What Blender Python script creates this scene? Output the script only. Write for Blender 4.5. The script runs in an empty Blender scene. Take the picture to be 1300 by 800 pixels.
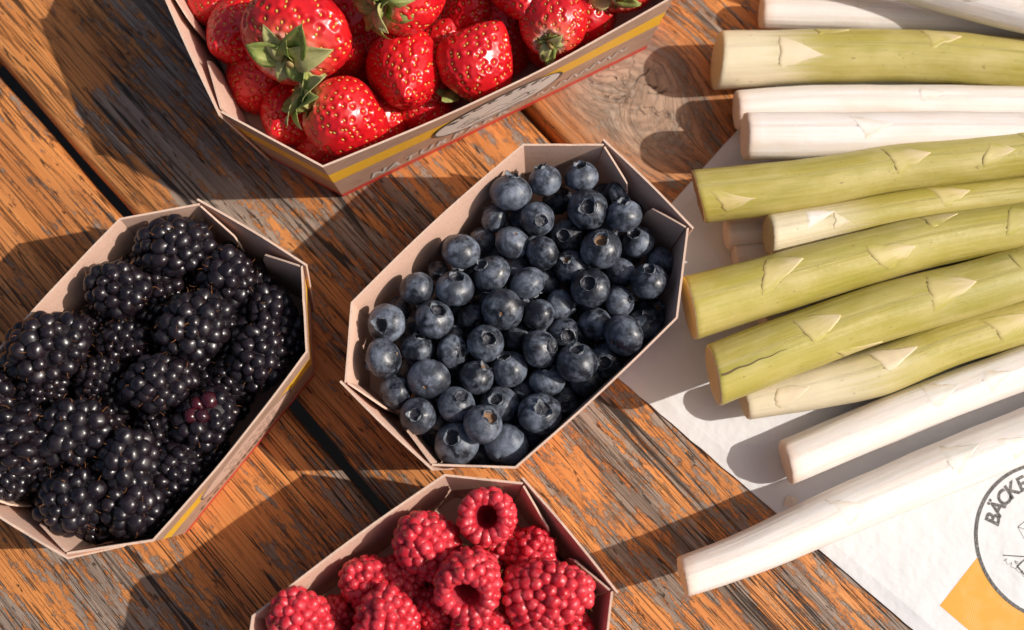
import bpy, bmesh, math, random
import numpy as np
from mathutils import Vector, Matrix, Quaternion, noise as mnoise

random.seed(7)
rng = np.random.default_rng(11)
R = math.radians
sc = bpy.context.scene
col = sc.collection

# ------------------------------------------------------------------ camera, sky, sun, exposure
TILT = R(13.0); CAM_Z = 0.53; CAM_Y = -CAM_Z * math.tan(TILT); FPX = 1500.0
cam_d = bpy.data.cameras.new('camera'); cam = bpy.data.objects.new('camera', cam_d); col.objects.link(cam)
cam.location = (0, CAM_Y, CAM_Z); cam.rotation_euler = (TILT, 0, 0)
cam_d.sensor_width = 36.0; cam_d.lens = FPX / 1300 * 36.0
cam_d.clip_start = 0.01; cam_d.clip_end = 50
cam_d.dof.use_dof = True; cam_d.dof.focus_distance = 0.497; cam_d.dof.aperture_fstop = 6.3
cam_d.dof.aperture_blades = 7
sc.camera = cam
SUN_EL = R(40.0); SUN_AZ = R(-4.5)            # azimuth counted from +x towards +y
w = bpy.data.worlds.new('World'); sc.world = w; w.use_nodes = True
nt = w.node_tree
sky = nt.nodes.new('ShaderNodeTexSky'); sky.sky_type = 'NISHITA'; sky.sun_disc = False
sky.dust_density = 4.5; sky.ozone_density = 0.4; sky.air_density = 0.8
sky.sun_elevation = SUN_EL; sky.sun_rotation = R(90) - SUN_AZ
nt.links.new(sky.outputs[0], nt.nodes['Background'].inputs[0]); nt.nodes['Background'].inputs[1].default_value = 0.11
sun_d = bpy.data.lights.new('sun', 'SUN'); sun_d.energy = 5.0; sun_d.angle = R(0.6); sun_d.color = (1.0, 0.935, 0.86)
sun = bpy.data.objects.new('sun', sun_d); col.objects.link(sun)
sdir = Vector((math.cos(SUN_EL) * math.cos(SUN_AZ), math.cos(SUN_EL) * math.sin(SUN_AZ), math.sin(SUN_EL)))
sun.rotation_euler = sdir.to_track_quat('Z', 'Y').to_euler(); sun.location = sdir * 2
sc.view_settings.view_transform = 'Standard'; sc.view_settings.look = 'None'
sc.view_settings.exposure = -0.27; sc.view_settings.gamma = 1.0; sc.view_settings.use_curve_mapping = False
sc.render.engine = 'CYCLES'
sc.cycles.use_denoising = True
sc.cycles.max_bounces = 8

def at(px, py, z):
    """point at height z (m) that the survey of the photograph puts at px, py"""
    fx, fy = (px - 650) / FPX, (400 - py) / FPX
    d = Vector((fx, math.sin(TILT) + fy * math.cos(TILT), -math.cos(TILT) + fy * math.sin(TILT)))
    s = (z - CAM_Z) / d.z
    return Vector((0, CAM_Y, CAM_Z)) + d * s

# ------------------------------------------------------------------ node helpers
class NT:
    def __init__(s, name):
        s.m = bpy.data.materials.new(name); s.m.use_nodes = True
        s.t = s.m.node_tree; s.b = s.t.nodes['Principled BSDF']
    def link(s, a, b): s.t.links.new(a, b)
    def _in(s, sock, v):
        if v is None: return
        if isinstance(v, bpy.types.NodeSocket): s.link(v, sock)
        else: sock.default_value = v
    def co(s, kind='Object'): return s.t.nodes.new('ShaderNodeTexCoord').outputs[kind]
    def rnd(s): return s.t.nodes.new('ShaderNodeObjectInfo').outputs['Random']
    def vmath(s, op, a, b):
        n = s.t.nodes.new('ShaderNodeVectorMath'); n.operation = op
        s._in(n.inputs[0], a); s._in(n.inputs[1], b); return n.outputs[0]
    def comb(s, x=0., y=0., z=0.):
        n = s.t.nodes.new('ShaderNodeCombineXYZ')
        for i, v in enumerate((x, y, z)): s._in(n.inputs[i], v)
        return n.outputs[0]
    def sep(s, v):
        n = s.t.nodes.new('ShaderNodeSeparateXYZ'); s.link(v, n.inputs[0]); return n.outputs
    def noise(s, vec, scale=1., detail=3., rough=.55, dist=0.):
        n = s.t.nodes.new('ShaderNodeTexNoise')
        s._in(n.inputs['Vector'], vec); n.inputs['Scale'].default_value = scale
        n.inputs['Detail'].default_value = detail; n.inputs['Roughness'].default_value = rough
        n.inputs['Distortion'].default_value = dist
        return n.outputs[0]
    def voro(s, vec, scale, feature='F1'):
        n = s.t.nodes.new('ShaderNodeTexVoronoi'); n.feature = feature
        s._in(n.inputs['Vector'], vec); n.inputs['Scale'].default_value = scale
        return n.outputs['Distance']
    def math(s, op, a, b=None, c=None, clamp=False):
        n = s.t.nodes.new('ShaderNodeMath'); n.operation = op; n.use_clamp = clamp
        for i, v in enumerate((a, b, c)): s._in(n.inputs[i], v)
        return n.outputs[0]
    def mr(s, v, a, b, c=0., d=1., smooth=False):
        n = s.t.nodes.new('ShaderNodeMapRange'); n.clamp = True
        if smooth: n.interpolation_type = 'SMOOTHSTEP'
        for i, x in enumerate((v, a, b, c, d)): s._in(n.inputs[i], x)
        return n.outputs[0]
    def mix(s, f, a, b):
        n = s.t.nodes.new('ShaderNodeMix'); n.data_type = 'RGBA'
        s._in(n.inputs[0], f)
        for sk, v in ((n.inputs[6], a), (n.inputs[7], b)):
            if isinstance(v, tuple): v = (*v[:3], 1)
            s._in(sk, v)
        return n.outputs[2]
    def ramp(s, f, stops):
        n = s.t.nodes.new('ShaderNodeValToRGB'); e = n.color_ramp.elements
        while len(e) < len(stops): e.new(.5)
        for q, (p, c) in zip(e, stops): q.position = p; q.color = (*c, 1)
        s.link(f, n.inputs[0]); return n.outputs[0]
    def bump(s, h, strength=.5, dist=.001, normal=None):
        n = s.t.nodes.new('ShaderNodeBump'); n.inputs['Strength'].default_value = strength
        n.inputs['Distance'].default_value = dist; s.link(h, n.inputs['Height'])
        if normal: s.link(normal, n.inputs['Normal'])
        return n.outputs[0]
    def done(s, color=None, rough=None, normal=None, **kw):
        b = s.b
        if isinstance(color, tuple): color = (*color[:3], 1)
        s._in(b.inputs['Base Color'], color); s._in(b.inputs['Roughness'], rough)
        if normal: s.link(normal, b.inputs['Normal'])
        for k, v in kw.items():
            s._in(b.inputs[{'sss': 'Subsurface Weight', 'sssr': 'Subsurface Radius', 'ssss': 'Subsurface Scale',
                            'spec': 'Specular IOR Level', 'coat': 'Coat Weight', 'coatr': 'Coat Roughness', 'trans': 'Transmission Weight'}[k]], v)
        return s.m

# ------------------------------------------------------------------ materials
def mat_wood(name, seed, knot=None, bias=0.0, patches=()):
    n = NT(name); co = n.co()
    x, y, z = n.sep(co)
    if knot:
        kx, ky, kr = knot
        dx = n.math('SUBTRACT', x, kx); dy = n.math('SUBTRACT', y, ky)
        r2 = n.math('ADD', n.math('MULTIPLY', n.math('MULTIPLY', dx, dx), .45), n.math('MULTIPLY', dy, dy))
        rr = n.math('SQRT', r2)
        g = n.math('EXPONENT', n.math('MULTIPLY', r2, -1 / (kr * kr)))
        y2 = n.math('SUBTRACT', y, n.math('MULTIPLY', n.math('MULTIPLY', dy, g), .86))
        x2 = n.math('ADD', x, n.math('MULTIPLY', g, n.math('MULTIPLY', rr, 1.5)))
        y2 = n.math('ADD', y2, n.math('MULTIPLY', g, n.math('MULTIPLY', n.math('ABSOLUTE', dx), .35)))
    else:
        x2, y2 = x, y
    base = n.comb(n.math('ADD', x2, seed * 1.37), n.math('ADD', y2, seed * .71), 0.)
    wob = n.math('MULTIPLY', n.math('SUBTRACT', n.noise(base, 7, 2), .5), .0045)
    sx, sy, _ = n.sep(base)
    yw = n.math('ADD', sy, wob)
    def st(ax, ay, off=0.): return n.comb(n.math('MULTIPLY', sx, ax), n.math('MULTIPLY', yw, ay), seed * 3.1 + off)
    fiber = n.noise(st(9, 420), 1, 6, .65)
    fiber2 = n.noise(st(5, 95, 4.), 1, 4, .6)
    # flaking varnish
    big = n.noise(st(6, 20, 9.), 1, 4, .6)
    for (px_, py_, rx_, ry_, amt) in patches:
        ddx = n.math('DIVIDE', n.math('SUBTRACT', x, px_), rx_); ddy = n.math('DIVIDE', n.math('SUBTRACT', y, py_), ry_)
        gg = n.math('EXPONENT', n.math('MULTIPLY', n.math('ADD', n.math('MULTIPLY', ddx, ddx), n.math('MULTIPLY', ddy, ddy)), -1.))
        big = n.math('ADD', big, n.math('MULTIPLY', gg, amt))
    mid = n.noise(st(62, 300, 14.), 1, 6, .70)
    fine = n.noise(st(240, 800, 21.), 1, 4, .7)
    ms = n.math('ADD', n.math('MULTIPLY', big, .50), n.math('ADD', n.math('MULTIPLY', mid, .62), n.math('MULTIPLY', fine, .34)))
    ms = n.math('ADD', ms, n.math('MULTIPLY', n.math('SUBTRACT', fiber2, .5), .30))
    var = n.mr(ms, .716 - bias, .734 - bias, 0, 1, True)
    var_soft = n.mr(ms, .690 - bias, .77 - bias, 0, 1)
    # long cracks and short pits
    def crack(ax, ay, off, wd, g0, g1):
        a = n.math('ABSOLUTE', n.math('SUBTRACT', n.noise(st(ax, ay, off), 1, 2.5, .5), .5))
        gate = n.mr(n.noise(st(11, 42, off + 5), 1, 2), g0, g1, 0, 1)
        return n.mr(a, n.math('MULTIPLY', gate, wd * .35), n.math('MULTIPLY', gate, wd), 1, 0, True), gate
    c1, _ = crack(1.5, 62, 31., .011, .42, .60)
    c2, _ = crack(4.2, 190, 37., .017, .38, .62)
    c3, _ = crack(9, 460, 44., .034, .36, .62)
    cr = n.math('MAXIMUM', c1, n.math('MAXIMUM', c2, n.math('MULTIPLY', c3, .75)))
    pits = n.mr(n.noise(st(95, 420, 51.), 1, 3, .55), .655, .70, 0, 1, True)
    cr2 = n.math('MAXIMUM', cr, n.math('MULTIPLY', pits, .85))
    if knot:
        wv = n.math('MULTIPLY', n.math('SUBTRACT', n.noise(n.comb(n.math('MULTIPLY', dx, 70.), n.math('MULTIPLY', dy, 70.), 2.), 1, 4), .5), 1.7)
        ang = n.math('ADD', n.math('ARCTAN2', dy, dx), wv)
        rad = n.math('ABSOLUTE', n.math('SUBTRACT', n.noise(n.comb(n.math('MULTIPLY', ang, .8), n.math('MULTIPLY', rr, 9.), seed), 1.5, 4), .5))
        kc = n.math('MULTIPLY', n.mr(rad, .0, n.mr(rr, 0., kr * .8, .030, .006), 1, 0, True), n.mr(rr, kr * .80, kr * .45, 0, 1, True))
        kc = n.math('MULTIPLY', kc, n.mr(n.noise(n.comb(n.math('MULTIPLY', dx, 55.), n.math('MULTIPLY', dy, 55.), 8.), 1, 3), .45, .58))
        ring = n.noise(n.comb(n.math('MULTIPLY', rr, 380.), n.math('MULTIPLY', ang, .8), 3.), 1, 3)
        cr2 = n.math('MAXIMUM', n.math('MULTIPLY', cr2, n.mr(g, .15, .6, 1, .25)), kc)
        fiber = n.math('ADD', n.math('MULTIPLY', fiber, n.math('SUBTRACT', 1., g)), n.math('MULTIPLY', ring, g))
        var = n.math('MULTIPLY', var, n.mr(n.math('ADD', g, n.math('MULTIPLY', n.math('SUBTRACT', mid, .5), .9)), .2, .7, 1, .15))
    f = n.math('ADD', n.math('MULTIPLY', fiber, .6), n.math('MULTIPLY', fiber2, .4))
    orange = n.ramp(f, [(.26, (.27, .090, .026)), (.42, (.54, .19, .050)), (.58, (.71, .285, .085)), (.76, (.77, .42, .19))])
    grey = n.ramp(f, [(.28, (.105, .072, .054)), (.44, (.24, .175, .135)), (.58, (.385, .29, .225)), (.76, (.55, .44, .355))])
    if knot:
        grey = n.mix(n.mr(g, .1, .8, 0, .6), grey, n.ramp(f, [(.3, (.24, .17, .12)), (.55, (.47, .36, .27)), (.75, (.60, .47, .36))]))
    stain = n.mix(n.mr(n.noise(st(16, 40, 61.), 1, 3), .42, .62, 0, .55), orange, n.mix(.5, orange, (.30, .13, .06)))
    c = n.mix(var, grey, stain)
    edge = n.math('MULTIPLY', n.math('MULTIPLY', var_soft, n.math('SUBTRACT', 1., var_soft)), 4.)
    c = n.mix(n.math('MULTIPLY', edge, .35), c, (.10, .06, .04))
    c = n.mix(n.math('MULTIPLY', cr2, .88), c, (.012, .009, .008))
    h = n.math('ADD', n.math('MULTIPLY', fiber, .35), n.math('ADD', n.math('MULTIPLY', var, .30), n.math('MULTIPLY', cr2, -1.1)))
    rough = n.mix(var, (.80, .80, .80), (.52, .52, .52))
    return n.done(c, rough, n.bump(h, .8, .0008), spec=.3)

def mat_card(name, base=(.70, .465, .36), dark=(.58, .37, .28)):
    n = NT(name); co = n.co()
    a = n.noise(co, 700, 4, .7); b = n.noise(n.vmath('MULTIPLY', co, (60, 60, 900)), 1, 3)
    flec = n.mr(n.noise(co, 1500, 1), .66, .72, 0, .6)
    f = n.math('ADD', n.math('MULTIPLY', a, .6), n.math('MULTIPLY', b, .4))
    c = n.mix(n.mr(f, .3, .7), dark, base); c = n.mix(flec, c, (.40, .26, .18))
    return n.done(c, .85, n.bump(f, .25, .0003), spec=.2)

def mat_print(name):
    """printed outside of the punnet: wood-photo print, yellow band, red foot"""
    n = NT(name); uv = n.co('UV'); u, v, _ = n.sep(uv)
    g = n.noise(n.comb(n.math('MULTIPLY', u, 9.), n.math('MULTIPLY', v, 90.), 1.), 1, 5, .65)
    wood = n.ramp(g, [(.3, (.24, .13, .09)), (.5, (.46, .29, .21)), (.7, (.60, .43, .33))])
    vn = n.math('ADD', v, n.math('MULTIPLY', n.math('SUBTRACT', n.noise(n.comb(n.math('MULTIPLY', u, 40.), 0., 0.), 1, 2), .5), .012))
    band = n.math('MULTIPLY', n.mr(vn, .50, .51), n.mr(vn, .745, .755, 1, 0))
    tone = n.mr(n.noise(n.comb(n.math('MULTIPLY', u, 60.), n.math('MULTIPLY', v, 20.), 4.), 1, 3), .4, .7, 0, .35)
    c = n.mix(band, wood, n.mix(tone, (.86, .47, .025), (.86, .60, .15)))
    foot = n.mr(n.math('ADD', v, n.math('MULTIPLY', n.math('SUBTRACT', g, .5), .06)), .10, .085)
    c = n.mix(foot, c, (.62, .05, .035))
    return n.done(c, .45, n.bump(g, .15, .0002), spec=.4)

def flat_mat(name, c, rough=.6, amt=.12, scale=900, **kw):
    n = NT(name); co = n.co()
    a = n.noise(co, scale, 3)
    d = tuple(q * (1 - amt) for q in c)
    return n.done(n.mix(a, d, c), rough, **kw)

def mat_blueberry():
    n = NT('blueberry_skin'); co = n.co(); rd = n.rnd()
    cc = n.vmath('ADD', co, n.comb(n.math('MULTIPLY', rd, 9.), n.math('MULTIPLY', rd, 5.), rd))
    a = n.noise(cc, 150, 5, .62, .6); b = n.noise(cc, 520, 5, .75); s = n.noise(n.vmath('MULTIPLY', cc, (260, 260, 60)), 1, 3, .6, 1.)
    f = n.math('ADD', n.math('MULTIPLY', a, .55), n.math('ADD', n.math('MULTIPLY', b, .25), n.math('MULTIPLY', s, .2)))
    f = n.math('ADD', f, n.math('MULTIPLY', n.math('SUBTRACT', rd, .5), .10))
    bloom = n.mr(f, .42, .63, 0, 1)
    rub = n.mr(n.noise(cc, 85, 4, .6, .8), .50, .60, 1, .25); bloom = n.math('MULTIPLY', bloom, rub)
    c = n.mix(bloom, (.009, .010, .015), (.19, .22, .275))
    scr = n.mr(n.math('ABSOLUTE', n.math('SUBTRACT', n.noise(cc, 90, 3, .6, 2.), .5)), .0, .012, .55, 0)
    c = n.mix(scr, c, (.016, .014, .020))
    ro = n.mr(bloom, 0, 1, .34, .58)
    return n.done(c, ro, n.bump(n.math('ADD', f, n.noise(cc, 1100, 2)), .18, .0003), spec=.5)

def mat_drupelet(name, c1, c2, rough, coat, sss, rad, bloom=None):
    n = NT(name); co = n.co(); rd = n.rnd()
    c = n.mix(rd, c1, c2)
    rg = rough
    if bloom:
        f = n.noise(n.vmath('ADD', co, n.comb(rd, n.math('MULTIPLY', rd, 7.), 0.)), 1.6, 3)
        bl = n.mr(f, .42, .70, 0, bloom[1]); c = n.mix(bl, c, bloom[0]); rg = n.math('ADD', n.math('MULTIPLY', bl, .35), rough)
    return n.done(c, rg, coat=coat, coatr=.12, sss=sss, sssr=rad, ssss=1.0, spec=.5)

def mat_strawberry():
    n = NT('strawberry_skin'); uv = n.co('UV'); u, v, _ = n.sep(uv); co = n.co(); rd = n.rnd()
    a = n.noise(co, 110, 3); b = n.noise(co, 500, 3)
    red = n.mix(n.mr(a, .35, .65), (.52, .004, .011), (.68, .014, .016))
    red = n.mix(n.mr(rd, .3, 1., 0, .25), red, (.36, .004, .008))
    sh = n.math('ADD', v, n.math('MULTIPLY', n.math('SUBTRACT', n.noise(co, 130, 3), .5), .16))
    c = n.mix(n.mr(sh, .20, .055, 0, .55, True), red, (.85, .16, .09))
    c = n.mix(n.mr(sh, .085, .03, 0, .8, True), c, (.88, .55, .42))
    return n.done(c, .32, n.bump(b, .12, .0004), spec=.5, coat=.18, coatr=.18, sss=.22, sssr=(.004, .0008, .0005), ssss=1.0)

def mat_leaf(name, c1, c2, c3):
    n = NT(name); co = n.co(); rd = n.rnd(); uv = n.co('UV'); u, v, _ = n.sep(uv)
    a = n.noise(n.vmath('ADD', co, n.comb(rd, rd, rd)), 260, 4); vein = n.noise(n.comb(n.math('MULTIPLY', u, 14.), n.math('MULTIPLY', v, 3.), rd), 1, 3)
    c = n.mix(n.mr(a, .35, .65), c1, c2); c = n.mix(n.mr(vein, .52, .7, 0, .7), c, c3)
    return n.done(c, .55, n.bump(vein, .3, .0005), spec=.35, sss=.1, sssr=(.001, .002, .0005), ssss=1.0)

def mat_asparagus(name, kind):
    n = NT(name); uv = n.co('UV'); u, v, _ = n.sep(uv); co = n.co(); rd = n.rnd()
    off = n.math('MULTIPLY', rd, 20.)
    lon = n.noise(n.comb(n.math('MULTIPLY', u, 14.), n.math('MULTIPLY', v, 34.), off), 1, 5, .6)
    pat = n.noise(n.comb(n.math('MULTIPLY', u, 34.), n.math('MULTIPLY', v, 5.), off), 1, 4, .6)
    spk = n.mr(n.noise(n.comb(n.math('MULTIPLY', u, 330.), n.math('MULTIPLY', v, 46.), off), 1, 2), .69, .76, 0, .55)
    white = n.mix(n.mr(lon, .35, .65), (.85, .755, .68), (.89, .835, .785))
    white = n.mix(n.mr(pat, .50, .75, 0, .45), white, (.83, .66, .53))
    if kind == 'white':
        c = n.mix(n.math('MULTIPLY', spk, .35), white, (.72, .50, .36))
        c = n.mix(n.mr(u, .006, 0., 0, .6), c, (.78, .55, .40))
        sss = .25
    else:
        green = n.mix(n.mr(lon, .32, .66), (.40, .335, .060), (.48, .405, .105))
        green = n.mix(n.mr(pat, .42, .72, 0, .75), green, (.60, .50, .21))
        green = n.mix(n.mr(n.noise(n.comb(n.math('MULTIPLY', u, 20.), n.math('MULTIPLY', v, 9.), n.math('ADD', off, 7.)), 1, 3), .54, .70, 0, .5), green, (.31, .285, .040))
        lim = {'green': .0004, 'half': .045, 'pale': .075}[kind]
        e = n.math('ADD', u, n.math('MULTIPLY', n.math('SUBTRACT', lon, .5), .05 if kind != 'green' else .0008))
        c = n.mix(n.mr(e, lim * .35, lim * 1.15, 1, 0, True), green, (.74, .64, .44))
        c = n.mix(spk, c, (.20, .13, .05))
        sss = .12
    return n.done(c, .42, n.bump(n.math('ADD', n.math('ADD', lon, pat), n.math('MULTIPLY', n.noise(co, 420, 4), .35)), .5, .0007), spec=.4, sss=sss, sssr=(.004, .003, .002), ssss=1.0)

M = {}
M['card'] = mat_card('cardboard')
M['card_edge'] = mat_card('cardboard_edge', (.74, .55, .43), (.62, .43, .33))
M['print'] = mat_print('printed_cardboard')
M['blue'] = mat_blueberry()
M['crater'] = flat_mat('blueberry_crater', (.030, .030, .042), .55, .6, 700)
M['crater_brown'] = flat_mat('blueberry_crater_brown', (.30, .17, .09), .8, .7, 500)
M['calyx'] = flat_mat('blueberry_crown', (.26, .285, .32), .62, .8, 420)
M['scar'] = flat_mat('stem_scar', (.27, .14, .07), .8, .5)
M['black'] = mat_drupelet('blackberry_drupelet', (.006, .0035, .006), (.012, .006, .009), .29, .15, 0., (.001, .001, .001), ((.055, .050, .058), .22))
M['black_red'] = mat_drupelet('blackberry_red_drupelet', (.075, .005, .011), (.022, .004, .008), .22, .3, .1, (.002, .0005, .0005))
M['black_core'] = flat_mat('blackberry_core', (.008, .004, .006), .6)
M['hair'] = flat_mat('blackberry_style', (.46, .17, .045), .5, .5)
M['rasp'] = mat_drupelet('raspberry_drupelet', (.47, .006, .017), (.62, .022, .040), .36, .10, .38, (.004, .0007, .0008), ((.76, .17, .20), .36))
M['rasp_core'] = flat_mat('raspberry_inside', (.48, .020, .040), .55, .4, 400, sss=.3, sssr=(.004, .001, .001), ssss=1.0)
M['rasp_hair'] = flat_mat('raspberry_style', (.62, .33, .10), .5, .4)
M['straw'] = mat_strawberry()
M['seed'] = flat_mat('strawberry_seed', (.74, .46, .08), .40, .5, 600)
M['sepal'] = mat_leaf('strawberry_sepal', (.16, .21, .045), (.30, .33, .085), (.46, .43, .17))
M['sepal_dry'] = mat_leaf('strawberry_sepal_pale', (.34, .34, .12), (.46, .43, .18), (.58, .51, .27))
M['stem'] = flat_mat('strawberry_stem', (.42, .30, .10), .6, .5)
M['asp_white'] = mat_asparagus('white_asparagus', 'white')
M['asp_green'] = mat_asparagus('green_asparagus', 'green')
M['asp_half'] = mat_asparagus('green_asparagus_pale_foot', 'half')
M['asp_pale'] = mat_asparagus('green_asparagus_long_pale_foot', 'pale')
M['cut'] = flat_mat('asparagus_cut', (.68, .56, .34), .75, .4, 1200)
M['cut_brown'] = flat_mat('asparagus_cut_brown', (.34, .21, .10), .85, .6, 900)
M['cut_white'] = flat_mat('asparagus_cut_white', (.84, .71, .58), .7, .25, 1200)
def mat_bract(name, edge, mid, tip, foot):
    n = NT(name); uv = n.co('UV'); q, t, _ = n.sep(uv); rd = n.rnd()
    st = n.noise(n.comb(n.math('MULTIPLY', q, 9.), n.math('MULTIPLY', t, 2.5), n.math('MULTIPLY', rd, 30.)), 1, 4, .6)
    aq = n.math('ABSOLUTE', n.math('SUBTRACT', n.math('MULTIPLY', q, 2.), 1.))
    c = n.mix(n.mr(n.math('ADD', n.math('SUBTRACT', 1., aq), n.math('MULTIPLY', n.math('SUBTRACT', st, .5), 1.2)), .05, .75), edge, mid)
    c = n.mix(n.mr(n.math('ADD', t, n.math('MULTIPLY', n.math('SUBTRACT', st, .5), .8)), .35, 1., 0, .85), c, tip)
    c = n.mix(n.mr(n.math('ADD', t, n.math('MULTIPLY', n.math('SUBTRACT', st, .5), .12)), .0, .10, .75, 0), c, foot)
    return n.done(c, .5, n.bump(st, .3, .0004), spec=.35, sss=.1, sssr=(.002, .0015, .001), ssss=1.0)
M['bract'] = mat_bract('asparagus_bract', (.44, .385, .085), (.52, .44, .14), (.66, .55, .27), (.36, .24, .07))
M['bract_pink'] = mat_bract('asparagus_bract_pink', (.46, .40, .09), (.60, .49, .20), (.76, .60, .38), (.40, .28, .09))
M['bract_cream'] = mat_bract('asparagus_bract_cream', (.72, .61, .40), (.76, .63, .43), (.80, .65, .47), (.55, .42, .20))
M['bract_white'] = mat_bract('asparagus_bract_white', (.80, .67, .54), (.88, .82, .74), (.88, .80, .70), (.80, .65, .50))
M['slit'] = flat_mat('dry_split', (.15, .10, .035), .8)
def mat_paper():
    n = NT('white_paper'); co = n.co()
    a = n.noise(co, 28, 4, .6); b = n.noise(co, 1200, 3)
    return n.done(n.mix(b, (.71, .705, .70), (.765, .76, .755)), .6, n.bump(n.math('ADD', n.math('MULTIPLY', a, 5.), n.math('MULTIPLY', b, .08)), .35, .0012), spec=.3)
M['paper'] = mat_paper()
def mat_ink(name, c, wear):
    n = NT(name); co = n.co()
    return n.done(n.mix(n.mr(n.noise(co, 2600, 2), .50, .66, 0, wear), c, (.62, .60, .57)), .6)
M['ink'] = mat_ink('grey_ink', (.055, .050, .045), .45)
M['ink_dark'] = mat_ink('dark_ink', (.05, .035, .03), .3)
M['orange_ink'] = None
def mat_orange():
    n = NT('orange_ink'); co = n.co(); x, y, z = n.sep(co)
    ln = n.math('SINE', n.math('MULTIPLY', n.math('ADD', n.math('MULTIPLY', x, .64), n.math('MULTIPLY', y, .77)), 7200.))
    wear = n.math('MULTIPLY', n.mr(ln, .2, .9), n.mr(n.noise(co, 90, 3), .45, .62))
    return n.done(n.mix(n.math('MULTIPLY', wear, .45), (.80, .36, .030), (.85, .62, .32)), .55)
M['orange_ink'] = mat_orange()
M['badge'] = flat_mat('badge_white', (.76, .73, .69), .5, .15, 700)
M['white_ink'] = flat_mat('white_ink', (.72, .68, .64), .5, .2, 900)
M['floor'] = flat_mat('shade_black_ground', (.008, .007, .006), .9, .4, 20)  # near-black base colour stands in for the shade below the plank gaps

# ------------------------------------------------------------------ object helpers
def mesh(name, V, F, mats, smooth=True, idx=None, uvs=None):
    me = bpy.data.meshes.new(name)
    me.from_pydata([tuple(v) for v in V], [], [tuple(f) for f in F])
    for m in (mats if isinstance(mats, (list, tuple)) else [mats]): me.materials.append(m)
    if idx is not None: me.polygons.foreach_set('material_index', idx)
    if smooth: me.polygons.foreach_set('use_smooth', [True] * len(me.polygons))
    if uvs is not None:
        l = me.uv_layers.new(name='UVMap'); vi = np.empty(len(me.loops), int); me.loops.foreach_get('vertex_index', vi)
        l.data.foreach_set('uv', np.asarray(uvs, float)[vi].ravel())
    me.update(); return me
def obj(name, me, parent=None):
    o = bpy.data.objects.new(name, me); col.objects.link(o); o.parent = parent; return o
def tag(o, label, cat, group=None):
    o['label'] = label; o['category'] = cat
    if group: o['group'] = group
    return o
def thing(name, label, cat, loc=(0, 0, 0), group=None):
    o = bpy.data.objects.new(name, None); col.objects.link(o); o.location = loc; o.empty_display_size = .01
    return tag(o, label, cat, group)
def grid_faces(nr, nc, wrap=True):
    F = []
    for i in range(nr - 1):
        for j in range(nc if wrap else nc - 1):
            k = (j + 1) % nc
            F.append((i * nc + j, i * nc + k, (i + 1) * nc + k, (i + 1) * nc + j))
    return F
def ico(sub):
    bm = bmesh.new(); bmesh.ops.create_icosphere(bm, subdivisions=sub, radius=1)
    V = np.array([v.co[:] for v in bm.verts]); F = [tuple(v.index for v in f.verts) for f in bm.faces]; bm.free(); return V, F
ICO1, ICO2, ICO3 = ico(1), ico(2), ico(3)
def q_axis(d, roll=0.):
    return Vector(d).normalized().to_track_quat('Z', 'Y') @ Quaternion((0, 0, 1), roll)

# ------------------------------------------------------------------ setting: ground and table
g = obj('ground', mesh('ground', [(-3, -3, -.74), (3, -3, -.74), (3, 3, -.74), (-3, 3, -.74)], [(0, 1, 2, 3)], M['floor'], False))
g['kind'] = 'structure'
table = thing('wooden_table', 'weathered orange and grey plank table top under the fruit punnets', 'table', (0, 0, -.03))
PA = R(-47.8); PITCH = .1755; PW = .1706; PT = .030
pn = Vector((math.sin(-PA), math.cos(PA), 0)); pd = Vector((math.cos(PA), math.sin(PA), 0))
def plank_local(p, k):
    c = pn * (-.0140 + PITCH * k); d = Vector((p[0], p[1], 0)) - c
    return d.dot(pd), d.dot(pn)
def plank_mesh(seed, mat):
    prof = [(-PW / 2 + .002, -PT), (-PW / 2, -PT + .003), (-PW / 2, -.0045), (-PW / 2 + .0012, -.0018), (-PW / 2 + .004, -.0003)]
    inner = [(-PW / 2 + PW * t, 0) for t in (.08, .2, .35, .5, .65, .8, .92)]
    prof = prof + inner + [(-a, b) for a, b in reversed(prof)]
    NS = 150; L = 1.3; V = []
    for i in range(NS + 1):
        x = -L / 2 + L * i / NS
        for j, (y, z) in enumerate(prof):
            nz = mnoise.noise(Vector((x * 14, y * 60, seed)))
            e = max(0, abs(y) - PW / 2 + .012) / .012
            V.append((x, y + .0011 * e * mnoise.noise(Vector((x * 22, seed, 1 + (y > 0)))), z + (.00025 * nz - .0004 if z > -.003 else 0) - .0010 * e * abs(nz)))
    F = grid_faces(NS + 1, len(prof), True)
    F.append(tuple(range(len(prof)))); F.append(tuple(NS * len(prof) + j for j in reversed(range(len(prof)))))
    F = [tuple(reversed(f)) for f in F]
    return mesh('plank', V, F, mat)
kx, ky = plank_local(at(800, 118, 0), 1)
def loc2(px, py, k): return plank_local(at(px, py, 0), k)
PATCH = {0: [(*loc2(80, 60, 0), .05, .03, .22), (*loc2(130, 145, 0), .02, .035, -.20), (*loc2(250, 150, 0), .06, .03, -.12), (*loc2(180, 20, 0), .05, .012, -.15), (*loc2(330, 230, 0), .03, .02, -.08), (*loc2(420, 300, 0), .05, .02, .02), (*loc2(430, 470, 0), .05, .03, .04),
             (*loc2(690, 560, 0), .05, .016, .12), (*loc2(740, 600, 0), .06, .022, -.08)],
         1: [(*loc2(640, 150, 1), .06, .03, .10), (*loc2(900, 560, 1), .1, .02, .14)],
         -1: [(*loc2(40, 230, -1), .06, .03, .14), (*loc2(300, 610, -1), .07, .035, .16), (*loc2(110, 740, -1), .05, .03, -.10), (*loc2(440, 590, -1), .04, .02, -.05)]}
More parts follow.
